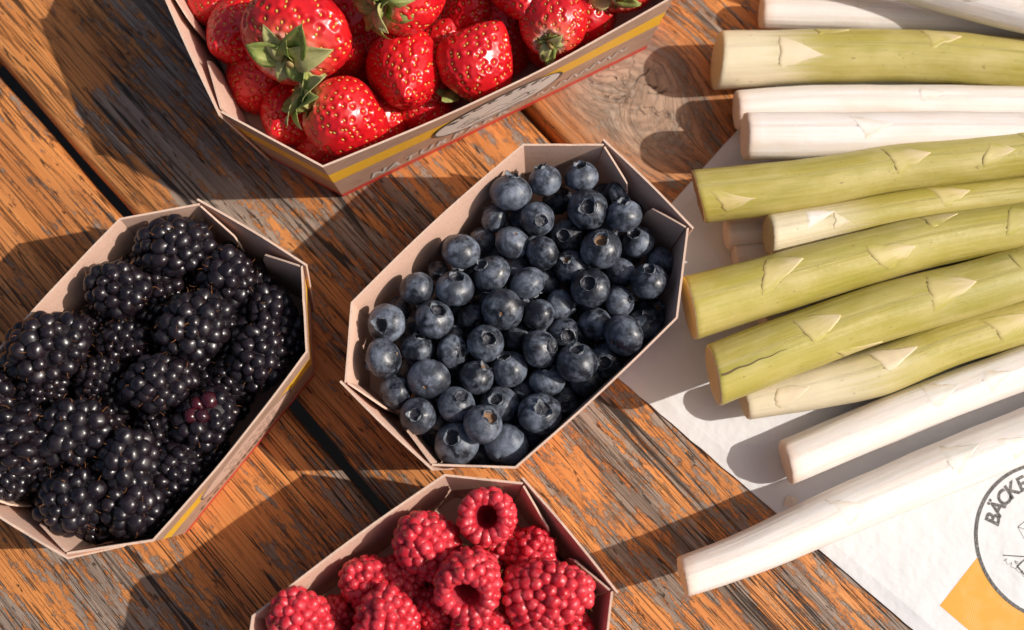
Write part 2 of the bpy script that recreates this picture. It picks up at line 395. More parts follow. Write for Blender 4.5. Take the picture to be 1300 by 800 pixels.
for k in range(-2, 4):
    m = mat_wood('weathered_plank_%d' % (k + 3), k + 5., (kx, ky, .033) if k == 1 else None, {0: .012, 1: .0, -1: .025}.get(k, 0), PATCH.get(k, ()))
    o = obj('plank', plank_mesh(k + 9.3, m), table)
    c = pn * (-.0140 + PITCH * k); o.location = (c.x, c.y, .03); o.rotation_euler.z = PA
for s in (-.33, .33):
    b = obj('crossbeam', mesh('crossbeam', [(x, y, z) for x in (-.02, .02) for y in (-.4, .7) for z in (-.08, -.0305)],
        [(0, 1, 3, 2), (4, 6, 7, 5), (0, 4, 5, 1), (2, 3, 7, 6), (0, 2, 6, 4), (1, 5, 7, 3)], m, False), table)
    c = pd * s; b.location = (c.x, c.y, .03); b.rotation_euler.z = PA

# ------------------------------------------------------------------ paper bag and its print
BAG_T = .0012
bc = at(711, 417, 0); ba = R(-41.4)
bd = Vector((math.cos(ba), math.sin(ba), 0)); bn = Vector((-math.sin(ba), math.cos(ba), 0))
bag = thing('paper_bag', 'flat white paper bag printed with a round emblem, under the asparagus', 'paper bag', bc)
bag.rotation_euler.z = ba
NX, NY = 60, 48; V = []
for i in range(NX + 1):
    for j in range(NY + 1):
        x, y = .36 * i / NX, .30 * j / NY
        e = min(x, .36 - x, y, .30 - y)
        jx = .0003 * mnoise.noise(Vector((y * 300, 3, 0))) if i == 0 else 0; jy = .0004 * mnoise.noise(Vector((x * 160, 7, 0))) if j == 0 else 0
        V.append((x + jx, y + jy, BAG_T * min(1, .35 + e / .004)))
nV = len(V); V += [(x, y, .0001) for x, y, z in V]
F = grid_faces(NX + 1, NY + 1, False); F = [tuple(reversed(f)) for f in F]
F2 = [tuple(nV + q for q in reversed(f)) for f in F]
rim = [i * (NY + 1) for i in range(NX + 1)] + [NX * (NY + 1) + j for j in range(1, NY + 1)] + [i * (NY + 1) + NY for i in range(NX - 1, -1, -1)] + [j for j in range(NY - 1, 0, -1)]
F3 = [(rim[a], rim[a - 1], rim[a - 1] + nV, rim[a] + nV) for a in range(len(rim))]
obj('sheet', mesh('sheet', V, F + F2 + F3, M['paper'], False), bag)
def bag_xy(px, py):
    p = at(px, py, BAG_T) - bc; return p.dot(bd), p.dot(bn)
ZP = BAG_T + .00006
def strip(pts, wd, closed=False):
    """flat stroke of width wd along 2-d points"""
    n = len(pts); V = []; 
    for i, p in enumerate(pts):
        a = pts[i - 1] if (i or closed) else p; b = pts[(i + 1) % n] if (i < n - 1 or closed) else p
        t = Vector((b[0] - a[0], b[1] - a[1])).normalized(); nn = Vector((-t.y, t.x)) * wd / 2
        V += [(p[0] - nn.x, p[1] - nn.y), (p[0] + nn.x, p[1] + nn.y)]
    F = [(2 * i, 2 * ((i + 1) % n), 2 * ((i + 1) % n) + 1, 2 * i + 1) for i in range(n if closed else n - 1)]
    return V, F
def text_mesh(s, size, offset=0., shear=0.):
    c = bpy.data.curves.new('t', 'FONT'); c.body = s; c.size = size; c.offset = offset; c.shear = shear; c.align_x = 'CENTER'; c.resolution_u = 3
    o = bpy.data.objects.new('t', c); col.objects.link(o)
    me = bpy.data.meshes.new_from_object(o.evaluated_get(bpy.context.evaluated_depsgraph_get()))
    V = np.array([v.co[:2] for v in me.vertices]); F = [tuple(p.vertices) for p in me.polygons]
    bpy.data.objects.remove(o); bpy.data.curves.remove(c); bpy.data.meshes.remove(me); return V, F
ecx, ecy = bag_xy(1337, 687); ER = .0338
def flat(name, V, F, mat, z, parent=bag):
    return obj(name, mesh(name, [(v[0], v[1], z) for v in V], F, mat, False), parent)
# orange stripe behind the emblem
c1, c2 = bag_xy(1193, 769), bag_xy(1240, 708)
sw = c2[1] - c1[1]
flat('printed_stripe', [(c1[0], c1[1]), (c1[0] + .047, c1[1]), (c1[0] + .047, c1[1] + sw), (c1[0], c1[1] + sw)], [(0, 1, 2, 3)], M['orange_ink'], ZP)
circ = [(ecx + ER * math.cos(a), ecy + ER * math.sin(a)) for a in np.linspace(0, 2 * math.pi, 120, endpoint=False)]
flat('emblem_field', circ, [tuple(range(120))], M['paper'], ZP + .00006)
flat('emblem_ring', *strip(circ, .0015, True), M['ink'], ZP + .00012)
up0 = math.atan2(bd.y, bd.x)
word = 'BÄCKEREI'
a0 = R(160)                                   # world angle of the first letter round the emblem
for i, ch in enumerate(word):
    a = a0 - R(11.2) * i
    Vt, Ft = text_mesh(ch, .0088, .00030, .12)
    la = a - up0                              # angle in the bag's own frame
    ce = Vector((ecx, ecy)) + Vector((math.cos(la), math.sin(la))) * (ER * .725)
    rot = la - math.pi / 2
    Vt = [(ce.x + x * math.cos(rot) - y * math.sin(rot), ce.y + x * math.sin(rot) + y * math.cos(rot)) for x, y in Vt]
    flat('letter', Vt, Ft, M['ink'], ZP + .00012)
def line_px(pts, wd, name='emblem_line'):
    flat(name, *strip([bag_xy(*p) for p in pts], wd), M['ink'], ZP + .00012)
line_px([(1322, 645), (1292, 669), (1306, 695), (1336, 672)], .00035)
line_px([(1292, 669), (1318, 678), (1336, 672)], .0003)
line_px([(1273, 705), (1304, 707), (1350, 709)], .0005)
line_px([(1291, 719), (1300, 711), (1306, 716)], .0008)
line_px([(1291, 719), (1302, 731), (1312, 724)], .0008)
line_px([(1288, 712), (1292, 714), (1290, 716), (1288, 713)], .0004)
wav = [(1274 + i * 2.0 + 3 * math.sin(i * 1.9), 709 + i * 1.55 + 3.2 * math.cos(i * 1.9)) for i in range(16)]
line_px(wav, .0002)

# ------------------------------------------------------------------ cardboard punnets
def poly_offset(P, ds):
    """move every edge i (P[i]-P[i+1]) inwards by ds[i]; P runs clockwise"""
    n = len(P); L = []
    for i in range(n):
        a, b = Vector(P[i]), Vector(P[(i + 1) % n]); t = (b - a).normalized(); nn = Vector((t.y, -t.x))
        L.append((a + nn * ds[i], t))
    out = []
    for i in range(n):
        (p, t), (q, s) = L[i - 1], L[i]
        den = t.x * s.y - t.y * s.x; k = ((q - p).x * s.y - (q - p).y * s.x) / den
        out.append(p + t * k)
    return out
class Panel:
    def __init__(s, b0, b1, t0, t1, z0, z1, bow=0., wob=0., seed=0.):
        s.b0, s.b1, s.t0, s.t1, s.z0, s.z1, s.bow, s.wob, s.seed = Vector(b0), Vector(b1), Vector(t0), Vector(t1), z0, z1, bow, wob, seed
        d = (s.t1 - s.t0).normalized(); s.out = Vector((-d.y, d.x)); s.len = (s.t1 - s.t0).length
    def at(s, u, v, off=0., dz=0.):
        p = (s.b0.lerp(s.b1, u)).lerp(s.t0.lerp(s.t1, u), v)
        k = math.sin(math.pi * min(max(u, 0), 1))
        p = p + s.out * (off + s.bow * k * v * v)
        z = s.z0 + (s.z1 - s.z0) * v + dz + s.wob * k * v * mnoise.noise(Vector((u * 4, s.seed, v)))
        return (p.x, p.y, z)
def shell(pan_in, pan_out, nu, nv, mats, u0=0., u1=1., zin=0., zout=0., top=None, closed=False, bot=0.):
    """thin panel between an inner and an outer surface; returns a mesh"""
    V = []; uv = []
    for pn_, of in ((pan_out, zout), (pan_in, zin)):
        for i in range(nu + 1):
            u = u0 + (u1 - u0) * i / nu
            vt = top(u) if top else 1.
            for j in range(nv + 1):
                v = bot + (vt - bot) * j / nv; V.append(pn_.at(u, v, of)); uv.append((u * pn_.len * 10, v))
    n = (nu + 1) * (nv + 1); F = []; idx = []
    for i in range(nu):
        for j in range(nv):
            a = i * (nv + 1) + j; q = (a, a + 1, a + nv + 2, a + nv + 1)
            F.append(tuple(reversed(q))); idx.append(1); F.append(tuple(n + k for k in q)); idx.append(0)
        a = i * (nv + 1) + nv; F.append((a, a + nv + 1, n + a + nv + 1, n + a)[::-1]); idx.append(2)
        a = i * (nv + 1); F.append((a, a + nv + 1, n + a + nv + 1, n + a)); idx.append(2)
    for i in (0, nu):
        if closed or True:
            for j in range(nv):
                a = i * (nv + 1) + j; q = (a, a + 1, n + a + 1, n + a); F.append(q if i == 0 else tuple(reversed(q))); idx.append(2)
    return mesh('panel', V, F, mats, False, idx, uv)
T = .0009
def punnet(name, label, rim, h, z0, flare, base_z, printed=True, bows=(0, 0), seed=0.):
    """rim: eight points clockwise A..H (metres); edges 1 and 5 are the ends, 3 and 7 the long sides"""
    rim = [Vector(p[:2]) for p in rim]; cen = sum(rim, Vector((0, 0))) / 8
    root = thing(name, label, 'punnet', (cen.x, cen.y, z0), 'cardboard fruit punnets')
    rim = [p - cen for p in rim]
    fs, fe, fc = flare; ds = [fc, fe, fc, fs, fc, fe, fc, fs]
    bot = poly_offset(rim, ds); rim_i = poly_offset(rim, [T] * 8); bot_i = poly_offset(bot, [T] * 8)
    pans = []
    mats = [M['card'], M['print'] if printed else M['card'], M['card_edge']]
    nv = 4
    for i in range(8):
        j = (i + 1) % 8
        bow = bows[0] if i == 3 else bows[1] if i == 7 else 0
        po = Panel(bot[i], bot[j], rim[i], rim[j], 0, h, bow, .0009, seed + i)
        pi = Panel(bot_i[i], bot_i[j], rim_i[i], rim_i[j], 0, h, bow, .0009, seed + i)
        pans.append(po)
        if i in (3, 7):
            obj('side_wall', shell(pi, po, 16, nv, mats), root)
        elif i in (1, 5):
            e = .0016 / po.len
            w_ = Panel(bot[i], bot[j], rim[i], rim[j], 0, h + .0008, .0006, .0012, seed + i)
            obj('end_wall', shell(w_, w_, 10, nv, mats, -e, 1 + e, .0003, .0012), root)
        else:
            cp = obj('corner_panel', shell(pi, po, 5, nv, mats), root)
            # the tongue glued inside the neighbouring end wall
            k = 1 if i in (0, 2) else 5
            kk = k + 1; e = Panel(bot[k], bot[kk % 8], rim[k], rim[kk % 8], 0, h, 0, 0, 0)
            first = i in (0, 4)
            ua, ub = (.02, .40) if first else (.63, .98)
            def topf(u, first=first):
                t = (u - .02) / .38 if first else (.98 - u) / .35
                return 1.0 - .10 * t ** 1.2 - (.12 * max(0, (t - .9) / .1))
            class Lean(Panel): pass
            def lean_at(u, v, off=0., dz=0., e=e, first=first):
                t = max(0, (u - .02) / .38 if first else (.98 - u) / .35)
                return Panel.at(e, u, v, off - .0026 * t * v)
            e2 = Panel(bot[k], bot[kk % 8], rim[k], rim[kk % 8], 0, h, 0, 0, 0); e2.at = lean_at
            obj('tongue', shell(e2, e2, 10, nv, [M['card'], M['card'], M['card_edge']], ua, ub, -.0013, -.0005, topf), cp)
    t = base_z / h
    flo = [bot_i[i].lerp(rim_i[i], t) for i in range(8)]; flo = poly_offset(flo, [.0002] * 8)
    flo = [Vector((p.x, p.y)) for p in flo]
    V = [(p.x, p.y, base_z - .0008) for p in flo] + [(p.x, p.y, base_z) for p in flo]
    F = [tuple(range(8)), tuple(range(15, 7, -1))] + [(i, i + 8, (i + 1) % 8 + 8, (i + 1) % 8) for i in range(8)]
    obj('floor_panel', mesh('floor_panel', V, F, M['card'], False), root)
    return root, pans, [p + cen for p in rim], [Vector((p.x, p.y)) + cen for p in flo]
mm = lambda L: [(a / 1000, b / 1000) for a, b in L]
BLUE_RIM = mm([(4.7, 61.8), (39.3, 61.8), (74.1, 24.6), (68.2, -14.4), (1.6, -76.0), (-32.2, -74.9), (-68.0, -41.3), (-66.5, -7.7)])
BLACK_RIM = mm([(-165.0, 29.1), (-131.6, 35.7), (-87.1, 8.5), (-83.6, -28.3), (-141.5, -104.5), (-175.5, -109.6), (-218, -84.6), (-223, -43.5)])
RASP_RIM = mm([(-27.1, -78), (4.6, -81.3), (39.7, -123.5), (34.8, -158.5), (-38.6, -213.5), (-72, -209.5), (-105, -171), (-101.4, -133)])
STRAW_RIM = mm([(5.2, 266), (54.8, 247.6), (87.3, 180), (70.3, 127.9), (-79.5, 49.7), (-123.9, 74.5), (-156.5, 142), (-141, 189.6)])
blue_p, blue_pan, blue_rim, blue_flo = punnet('cardboard_punnet', 'brown cardboard punnet filled with blueberries, partly on the white paper', BLUE_RIM, .055, BAG_T + .0002, (.0055, .008, .006), .016, True, (.001, .0015), 1.)
black_p, black_pan, black_rim, black_flo = punnet('cardboard_punnet', 'brown cardboard punnet filled with blackberries', BLACK_RIM, .055, .0002, (.0050, .008, .006), .012, True, (.0016, .001), 2.)
rasp_p, rasp_pan, rasp_rim, rasp_flo = punnet('cardboard_punnet', 'brown cardboard punnet filled with raspberries', RASP_RIM, .055, .0002, (.0075, .008, .007), .016, True, (.001, .0012), 3.)
straw_p, straw_pan, straw_rim, straw_flo = punnet('cardboard_punnet', 'large printed cardboard punnet filled with strawberries', STRAW_RIM, .060, .0002, (.0065, .009, .0065), .020, True, (.004, .002), 4.)

def on_panel(name, pan, V, F, mat, parent, off=.00025):
    """V in metres along the panel (u from its start) and up the panel; mapped on the bowed outside"""
    H = pan.z1
    return obj(name, mesh(name, [pan.at(v[0] / pan.len, v[1] / H, off) for v in V], F, mat, False), parent)
def refine(V, F, maxlen):
    bm = bmesh.new(); vs = [bm.verts.new((v[0], v[1], 0)) for v in V]
    for f in F:
        try: bm.faces.new([vs[i] for i in f])
        except ValueError: pass
    for _ in range(4):
        es = [e for e in bm.edges if e.calc_length() > maxlen]
        if not es: break
        bmesh.ops.subdivide_edges(bm, edges=es, cuts=1)
    bmesh.ops.triangulate(bm, faces=bm.faces)
    V2 = [(v.co.x, v.co.y) for v in bm.verts]; bm.verts.index_update(); F2 = [tuple(q.index for q in f.verts) for f in bm.faces]; bm.free()
    return V2, F2
# strawberries' long wall: runs from D (right) to E (left); measured here from E
pan = straw_pan[3]; LW = pan.len
def flipx(V): return [(LW - x * 1.075, y * .80) for x, y in V]
ell = [(.0775 + .0305 * math.cos(a), .0405 + .0215 * math.sin(a)) for a in np.linspace(0, 2 * math.pi, 72, endpoint=False)]
on_panel('badge_edge', pan, flipx(strip(ell, .0012, True)[0]), strip(ell, .0012, True)[1], M['ink_dark'], straw_p, .00055)
mid_ = len(ell); Vb = [(.0775, .0405)]
for k in (.33, .66, 1.):
    Vb += [(.0775 + .0302 * k * math.cos(a), .0405 + .0212 * k * math.sin(a)) for a in np.linspace(0, 2 * math.pi, 72, endpoint=False)]
Fb = [(0, 1 + i, 1 + (i + 1) % 72) for i in range(72)] + [(1 + r * 72 + i, 1 + (r + 1) * 72 + i, 1 + (r + 1) * 72 + (i + 1) % 72, 1 + r * 72 + (i + 1) % 72) for r in range(2) for i in range(72)]
on_panel('badge', pan, flipx(Vb), Fb, M['badge'], straw_p, .0004)
for i, ch in enumerate('BÄCKEREI'):
    a = R(150 - i * 17.2)
    Vt, Ft = refine(*text_mesh(ch, .0068, .00022, .0), .003)
    cx_, cy_ = .0775 + .0232 * math.cos(a), .0405 + .0150 * math.sin(a); ro = (a - math.pi / 2) * .75
    Vt = [(cx_ + x * math.cos(ro) - y * math.sin(ro), cy_ + x * math.sin(ro) + y * math.cos(ro)) for x, y in Vt]
    on_panel('letter', pan, flipx(Vt), Ft, M['ink_dark'], straw_p, .0006)
for pts, wd in (([(.058, .032), (.064, .041), (.070, .033), (.077, .041), (.083, .033), (.090, .040), (.097, .033)], .0006), ([(.060, .029), (.072, .030), (.084, .029), (.096, .030)], .0009),
                ([(.061, .034), (.065, .036), (.069, .031), (.063, .030)], .0008), ([(.085, .036), (.092, .037), (.093, .032)], .0008), ([(.066, .024), (.078, .022), (.090, .024)], .0012)):
    Vs, Fs = strip(pts, wd); on_panel('badge_drawing', pan, flipx(Vs), Fs, M['ink_dark'], straw_p, .0006)
for i, ch in enumerate('NATURPARK'):
    Vt, Ft = refine(*text_mesh(ch, .0120, .0004, .25), .004)
    Vt = [(.0185 + i * .0078 + x * .8, .0125 + y) for x, y in Vt]
    on_panel('letter', pan, flipx(Vt), Ft, M['white_ink'], straw_p, .0004)
scr = [(.098 + t * .0013, .0165 + t * .00022 + .0032 * math.sin(t * 1.45) + .0012 * math.sin(t * .6)) for t in np.arange(0, 35, .35)]
Vs, Fs = strip(scr, .0011); on_panel('printed_script', pan, flipx(Vs), Fs, M['white_ink'], straw_p, .0004)
# faint printing on the blackberries' long wall
pan = black_pan[3]; LW = pan.len
bd_ = [(LW * .47, .030)] + [(LW * .47 + .0305 * k * math.cos(a), .031 + .0160 * k * math.sin(a)) for k in (.4, .75, 1.) for a in np.linspace(0, 2 * math.pi, 60, endpoint=False)]
on_panel('badge', pan, bd_, [(0, 1 + i, 1 + (i + 1) % 60) for i in range(60)] + [(1 + r * 60 + i, 61 + r * 60 + i, 61 + r * 60 + (i + 1) % 60, 1 + r * 60 + (i + 1) % 60) for r in range(2) for i in range(60)], M['card'], black_p, .0002)
el = [(LW * .47 + .030 * math.cos(a), .030 + .014 * math.sin(a)) for a in np.linspace(0, 2 * math.pi, 60, endpoint=False)]
Vs, Fs = strip(el, .0007, True); on_panel('badge_edge', pan, Vs, Fs, M['ink_dark'], black_p, .0004)
for r, y in ((0, .013), (1, .022), (2, .028), (3, .034)):
    x = .012 if r == 0 else .026
    while x < (LW - .014 if r == 0 else LW - .036):
        l = random.uniform(.0012, .004)
        Vs, Fs = strip([(x, y + random.uniform(-.0006, .0006)), (x + l, y + random.uniform(-.0006, .0006))], .0016 if r == 0 else .0008)
        on_panel('printed_dash', pan, Vs, Fs, M['ink_dark'], black_p, .0004); x += l + random.uniform(.0008, .0022)

# ------------------------------------------------------------------ sphere packing used by the berries
def inside_push(P, rad, poly):
    n = len(poly)
    for i in range(n):
        a, b = poly[i], poly[(i + 1) % n]; t = (b - a).normalized(); nn = np.array((t.y, -t.x))
        d = (P[:, :2] - np.array(a)) @ nn - rad; k = np.minimum(d, 0); P[:, :2] -= k[:, None] * nn
def relax(P, rad, vis, poly, zmin, it=160, soft=1.0):
    T0 = P.copy(); wgt = np.where(vis, .35, 1.)
    for _ in range(it):
        D = P[:, None] - P[None]; L = np.linalg.norm(D, axis=2) + 1e-9; np.fill_diagonal(L, 9)
        ov = np.maximum(0, (rad[:, None] + rad[None]) * soft - L)
        push = (D / L[..., None]) * (ov * .5)[..., None] * wgt[:, None, None]
        P += push.sum(1) * .6
        P[vis, :2] += (T0[vis, :2] - P[vis, :2]) * .12; P[vis, 2] += (T0[vis, 2] - P[vis, 2]) * .03
        inside_push(P, rad, poly); P[:, 2] = np.maximum(P[:, 2], zmin + rad)
    return P
def in_poly(x, y, poly, pad):
    for i in range(len(poly)):
        a, b = poly[i], poly[(i + 1) % len(poly)]; t = (b - a).normalized()
        if (x - a.x) * t.y - (y - a.y) * t.x < pad: return False
    return True

def keep_in(p, pad, rim, flo, bz, h):
    t = min(1., max(0., (p.z - bz) / (h - bz))); poly = [flo[i].lerp(rim[i], t) for i in range(8)]
    A = np.array([[p.x, p.y, p.z]])
    for _ in range(4): inside_push(A, pad, poly)
    return Vector(A[0])
# ------------------------------------------------------------------ blueberries
def blueberry_body(kind, seed):
    prof = {'open': [(0, .66), (.16, .66), (.27, .70), (.33, .80), (.36, .915), (.40, .945)],
            'ring': [(0, .86), (.12, .85), (.24, .84), (.30, .86), (.345, .925), (.40, .94)],
            'small': [(0, .82), (.08, .82), (.16, .83), (.21, .90), (.25, .965), (.31, .968)]}[kind]
    nb = len(prof); last = prof[-1]; th0 = math.atan2(last[0], last[1])
    for t in np.linspace(th0, math.pi * .965, 30)[1:]: prof.append((math.sin(t), math.cos(t)))
    prof += [(.085, -.95), (.05, -.93), (0, -.925)]
    NC = 44; V = []; uv = []
    for i, (r, z) in enumerate(prof):
        for j in range(NC):
            a = 2 * math.pi * j / NC
            d = Vector((math.cos(a), math.sin(a), z))
            lob = 1 + .05 * math.cos(5 * a + seed) * max(0, 1 - abs(i - nb + 1.5) / 4)
            k = 1 + .055 * mnoise.noise(d * 1.1 + Vector((seed, 0, 0))) + .016 * mnoise.noise(d * 3 + Vector((seed, 5, 0)))
            V.append((r * lob * k * d.x, r * lob * k * d.y, z * .88 * k)); uv.append((j / NC, i / len(prof)))
    F = grid_faces(len(prof), NC); F = [tuple(reversed(f)) for f in F]
    idx = [1 if f // NC < nb - 3 else (2 if f // NC >= len(prof) - 3 else 0) for f in range(len(F))]
    return [Vector(v) for v in V], F, idx, uv
def calyx_mesh(kind, seed):
    rr = {'open': .37, 'ring': .335, 'small': .235}[kind]; rnd_ = random.Random(seed); V = []; F = []
    z0 = {'open': .79, 'ring': .80, 'small': .83}[kind]; NC = 60
    hh = [0] * NC; lean = [0] * NC
    for l in range(5):
        lh = rnd_.uniform(.07, .19); ll = rnd_.uniform(-.10, .20)
        for j in range(NC):
            d = abs(((j / NC * 5 - l + 2.5) % 5) - 2.5) / .5
            if d <= 1.0: hh[j] = lh * (1 - d ** 2.2) + rnd_.uniform(0, .028); lean[j] = ll * (1 - d)
    for side in (0, 1):
        for lev in range(3):
            for j in range(NC):
                a = 2 * math.pi * j / NC; t = lev / 2
                r = rr + (.02 if side else -.005) + lean[j] * t + .02 * math.sin(3 * a + seed) - (.012 * t if side else 0)
                V.append((r * math.cos(a), r * math.sin(a), z0 + hh[j] * t + .004 * t))
    for side in (0, 1):
        for lev in range(2):
            for j in range(NC):
                k = (j + 1) % NC; b = side * 3 * NC
                q = (b + lev * NC + j, b + lev * NC + k, b + (lev + 1) * NC + k, b + (lev + 1) * NC + j)
                F.append(q if side else tuple(reversed(q)))
    for j in range(NC):
        k = (j + 1) % NC; F.append((2 * NC + j, 2 * NC + k, 5 * NC + k, 5 * NC + j))
    return V, F
BB = {}; CX = {}
RB0 = .0078
for kind in ('open', 'ring', 'small'):
    for s in range(3):
        V, F, idx, uv = blueberry_body(kind, s * 3.7 + len(kind))
        V = [v * RB0 for v in V]
        BB[kind, s] = mesh('blueberry_body', V, F, [M['blue'], M['crater_brown'] if (kind == 'small') else M['crater'], M['scar']], True, idx, uv)
        V, F = calyx_mesh(kind, s + 5); CX[kind, s] = mesh('calyx', [Vector(v) * RB0 for v in V], F, M['calyx'], True)
BBrown = {s: BB['open', s].copy() for s in range(3)}
for m_ in BBrown.values(): m_.materials[1] = M['crater_brown']
# x, y in enlarged survey units of two crops, diameter, layer, crown direction, kind
B_UP = [(628,222,150,2,.1,-.85,'ring'),(755,172,122,2,-.3,-.75,'ring'),(890,158,124,2,-.15,-.6,'open'),(915,278,145,2,-.05,.15,'open'),(1045,302,130,2,-.1,-.7,'open'),
 (728,312,125,2,.25,.40,'ring'),(570,312,108,1,.9,.2,'n'),(640,403,122,1.6,.25,-.4,'t'),(835,375,118,1,-.25,.2,'open'),(745,447,128,1.7,.9,.0,'n'),(960,425,148,2,-.05,-.3,'brown'),
 (1098,395,122,1,-.35,-.35,'open'),(845,480,120,1.5,-.25,-.2,'small'),(450,437,142,2,-.2,.9,'n'),(530,385,95,.6,0,0,'t'),(287,567,126,2,.2,.5,'n'),(370,505,85,.5,0,.8,'n'),
 (425,570,142,2,.15,-.55,'open'),(560,515,138,1.9,-.6,-.35,'ring'),(692,548,132,1.6,.5,.75,'n'),(922,565,140,2,-.2,-.05,'open'),(1035,508,118,.9,.0,.8,'n'),(1140,540,140,1.9,-.1,-.55,'ring'),
 (1030,615,116,1.3,.8,-.1,'ring'),(1190,470,110,.5,0,0,'n'),(1090,275,90,.6,.6,.3,'n'),(975,222,100,.6,.5,0,'n'),(668,230,80,.3,0,0,'n'),(800,245,110,.3,.5,.5,'n'),(1010,230,90,.7,0,0,'n')]
B_LO = [(602,68,150,2,-.05,.45,'t'),(735,85,118,1.6,.3,.9,'n'),(808,55,118,1,.9,.2,'ring'),(1160,82,128,.7,.4,-.3,'small'),(350,105,140,2,.3,-.35,'open'),(487,95,104,.9,.6,.6,'n'),
 (175,122,138,2,-.3,.3,'open'),(226,68,92,.6,0,0,'n'),(293,210,122,1.6,.1,-.8,'ring'),(418,222,122,1.7,.75,.1,'ring'),(540,193,130,2,.2,-.1,'open'),(650,160,112,.7,0,.9,'n'),(168,245,142,2,-.9,.2,'n'),
 (332,327,147,2,-.15,.6,'t'),(208,362,124,1.6,.8,0,'n'),(502,322,124,1.8,.5,-.55,'small'),(622,283,132,1.5,-.3,-.6,'ring'),(740,220,136,2,.75,.0,'ring'),(830,158,122,1.1,.2,.3,'open'),(938,118,120,1.4,.4,.85,'n'),
 (875,270,147,2,-.05,-.6,'ring'),(1060,195,152,1.8,.8,-.5,'n'),(770,335,126,1,-.1,-.7,'ring'),(433,412,130,1.9,.35,-.35,'ring'),(290,455,126,2,-.1,.05,'ring'),(530,500,136,2,.45,-.3,'brown'),
 (590,420,138,1,-.2,-.2,'ring'),(752,467,152,1.7,.15,-.15,'ring'),(438,560,156,1.8,-.2,-.2,'open'),(627,572,160,1.2,.3,-.8,'n'),(680,368,95,.5,0,0,'n'),(380,480,88,.6,0,0,'n'),(905,372,124,.5,.3,.6,'n'),(962,240,104,.7,0,-.8,'ring'),(1120,130,118,.8,.3,-.5,'ring'),(1000,285,118,.8,-.2,.3,'open'),(925,345,116,.7,.6,.6,'n'),(845,425,120,.9,.2,.4,'ring'),(722,545,118,.8,.7,-.4,'n'),(520,605,110,.4,0,0,'n')]
spec = []
for lst, oy in ((B_UP, 170), (B_LO, 370)):
    for (x, y, d, lv, cx, cy, kd) in lst:
        z = .031 + .0085 * lv; p = at(430 + x / 2.889, oy + y / 2.889, z)
        r = 1.06 * d / 2 / 2.889 / FPX * (CAM_Z - z + .003)
        spec.append((p, r, cx, cy, kd, lv, True))
flo = blue_flo
xs = [p.x for p in flo]; ys = [p.y for p in flo]
y = min(ys); row = 0
while y < max(ys):
    x = min(xs) + (.0075 if row % 2 else 0)
    while x < max(xs):
        if in_poly(x, y, flo, .0075): spec.append((Vector((x + random.uniform(-.001, .001), y + random.uniform(-.001, .001), .0245)), random.uniform(.0066, .0074), 0, 0, 'n', -1, False))
        x += .0152
    y += .0134; row += 1
vxy = [s_[0] for s_ in spec if s_[6]]
y = min(ys) + .004; row = 0
while y < max(ys):
    x = min(xs) + (.0075 if row % 2 else 0)
    while x < max(xs):
        if in_poly(x, y, flo, .007) and min((q.x - x) ** 2 + (q.y - y) ** 2 for q in vxy) > .0055 ** 2:
            spec.append((Vector((x, y, .0365)), random.uniform(.0064, .0072), 0, 0, 'n', -1, False))
        x += .0125
    y += .0125; row += 1
P = np.array([s[0][:] for s in spec]); rad = np.array([s[1] for s in spec]); vis = np.array([s[6] for s in spec])
hull = [blue_flo[i].lerp(blue_rim[i], .72) for i in range(8)]
P = relax(P, rad, vis, hull, .0172, 200, .985)
BL = {'open': ('blueberry with an open ragged dark crown, in the blueberry punnet', 'blueberries with open crowns'),
      'brown': ('blueberry whose open crown is filled with brown dried remains', 'blueberries with brown crowns'),
      'ring': ('blueberry with a shallow grey ring-shaped crown, in the blueberry punnet', 'blueberries with ring crowns'),
      'small': ('blueberry with a small narrow crown holding a pale button', 'blueberries with small crowns'),
      't': ('blueberry turned to show its small brown stem scar', 'blueberries showing stem scars'),
      'n': ('smooth blueberry showing only its rounded side, in the blueberry punnet', 'blueberries showing their sides'),
      'f': ('blueberry of the lower layer glimpsed between those on top', 'blueberries of the lower layer')}
def zone(p, rim, ends, walls):
    c = sum(rim, Vector((0, 0))) / 8; ax = ((rim[1] + rim[2]) / 2 - (rim[5] + rim[6]) / 2); hl = ax.length / 2; ax.normalize()
    ac = Vector((-ax.y, ax.x)); wd_ = abs((rim[0] - c).dot(ac)); d_ = Vector(p[:2]) - c; a, b = d_.dot(ax) / hl, d_.dot(ac) / wd_
    e = ends[0] if a > .62 else ends[1] if a > .22 else ends[2] if a > -.22 else ends[3] if a > -.62 else ends[4]
    return (walls[0] if b > .33 else walls[2] if b < -.33 else walls[1]) + ', ' + e
BZ = (('at the end by the asparagus', 'towards the asparagus end', 'mid-length', 'towards the blackberry end', 'at the end by the blackberries'), ('along the sunlit long wall', 'in the centre row', 'along the shaded long wall'))
KIND = {'open': 'open-crowned blueberry', 'brown': 'blueberry with brown remains in its crown', 'ring': 'ring-crowned blueberry', 'small': 'small-crowned blueberry', 't': 'blueberry showing its stem scar', 'n': 'smooth-sided blueberry'}
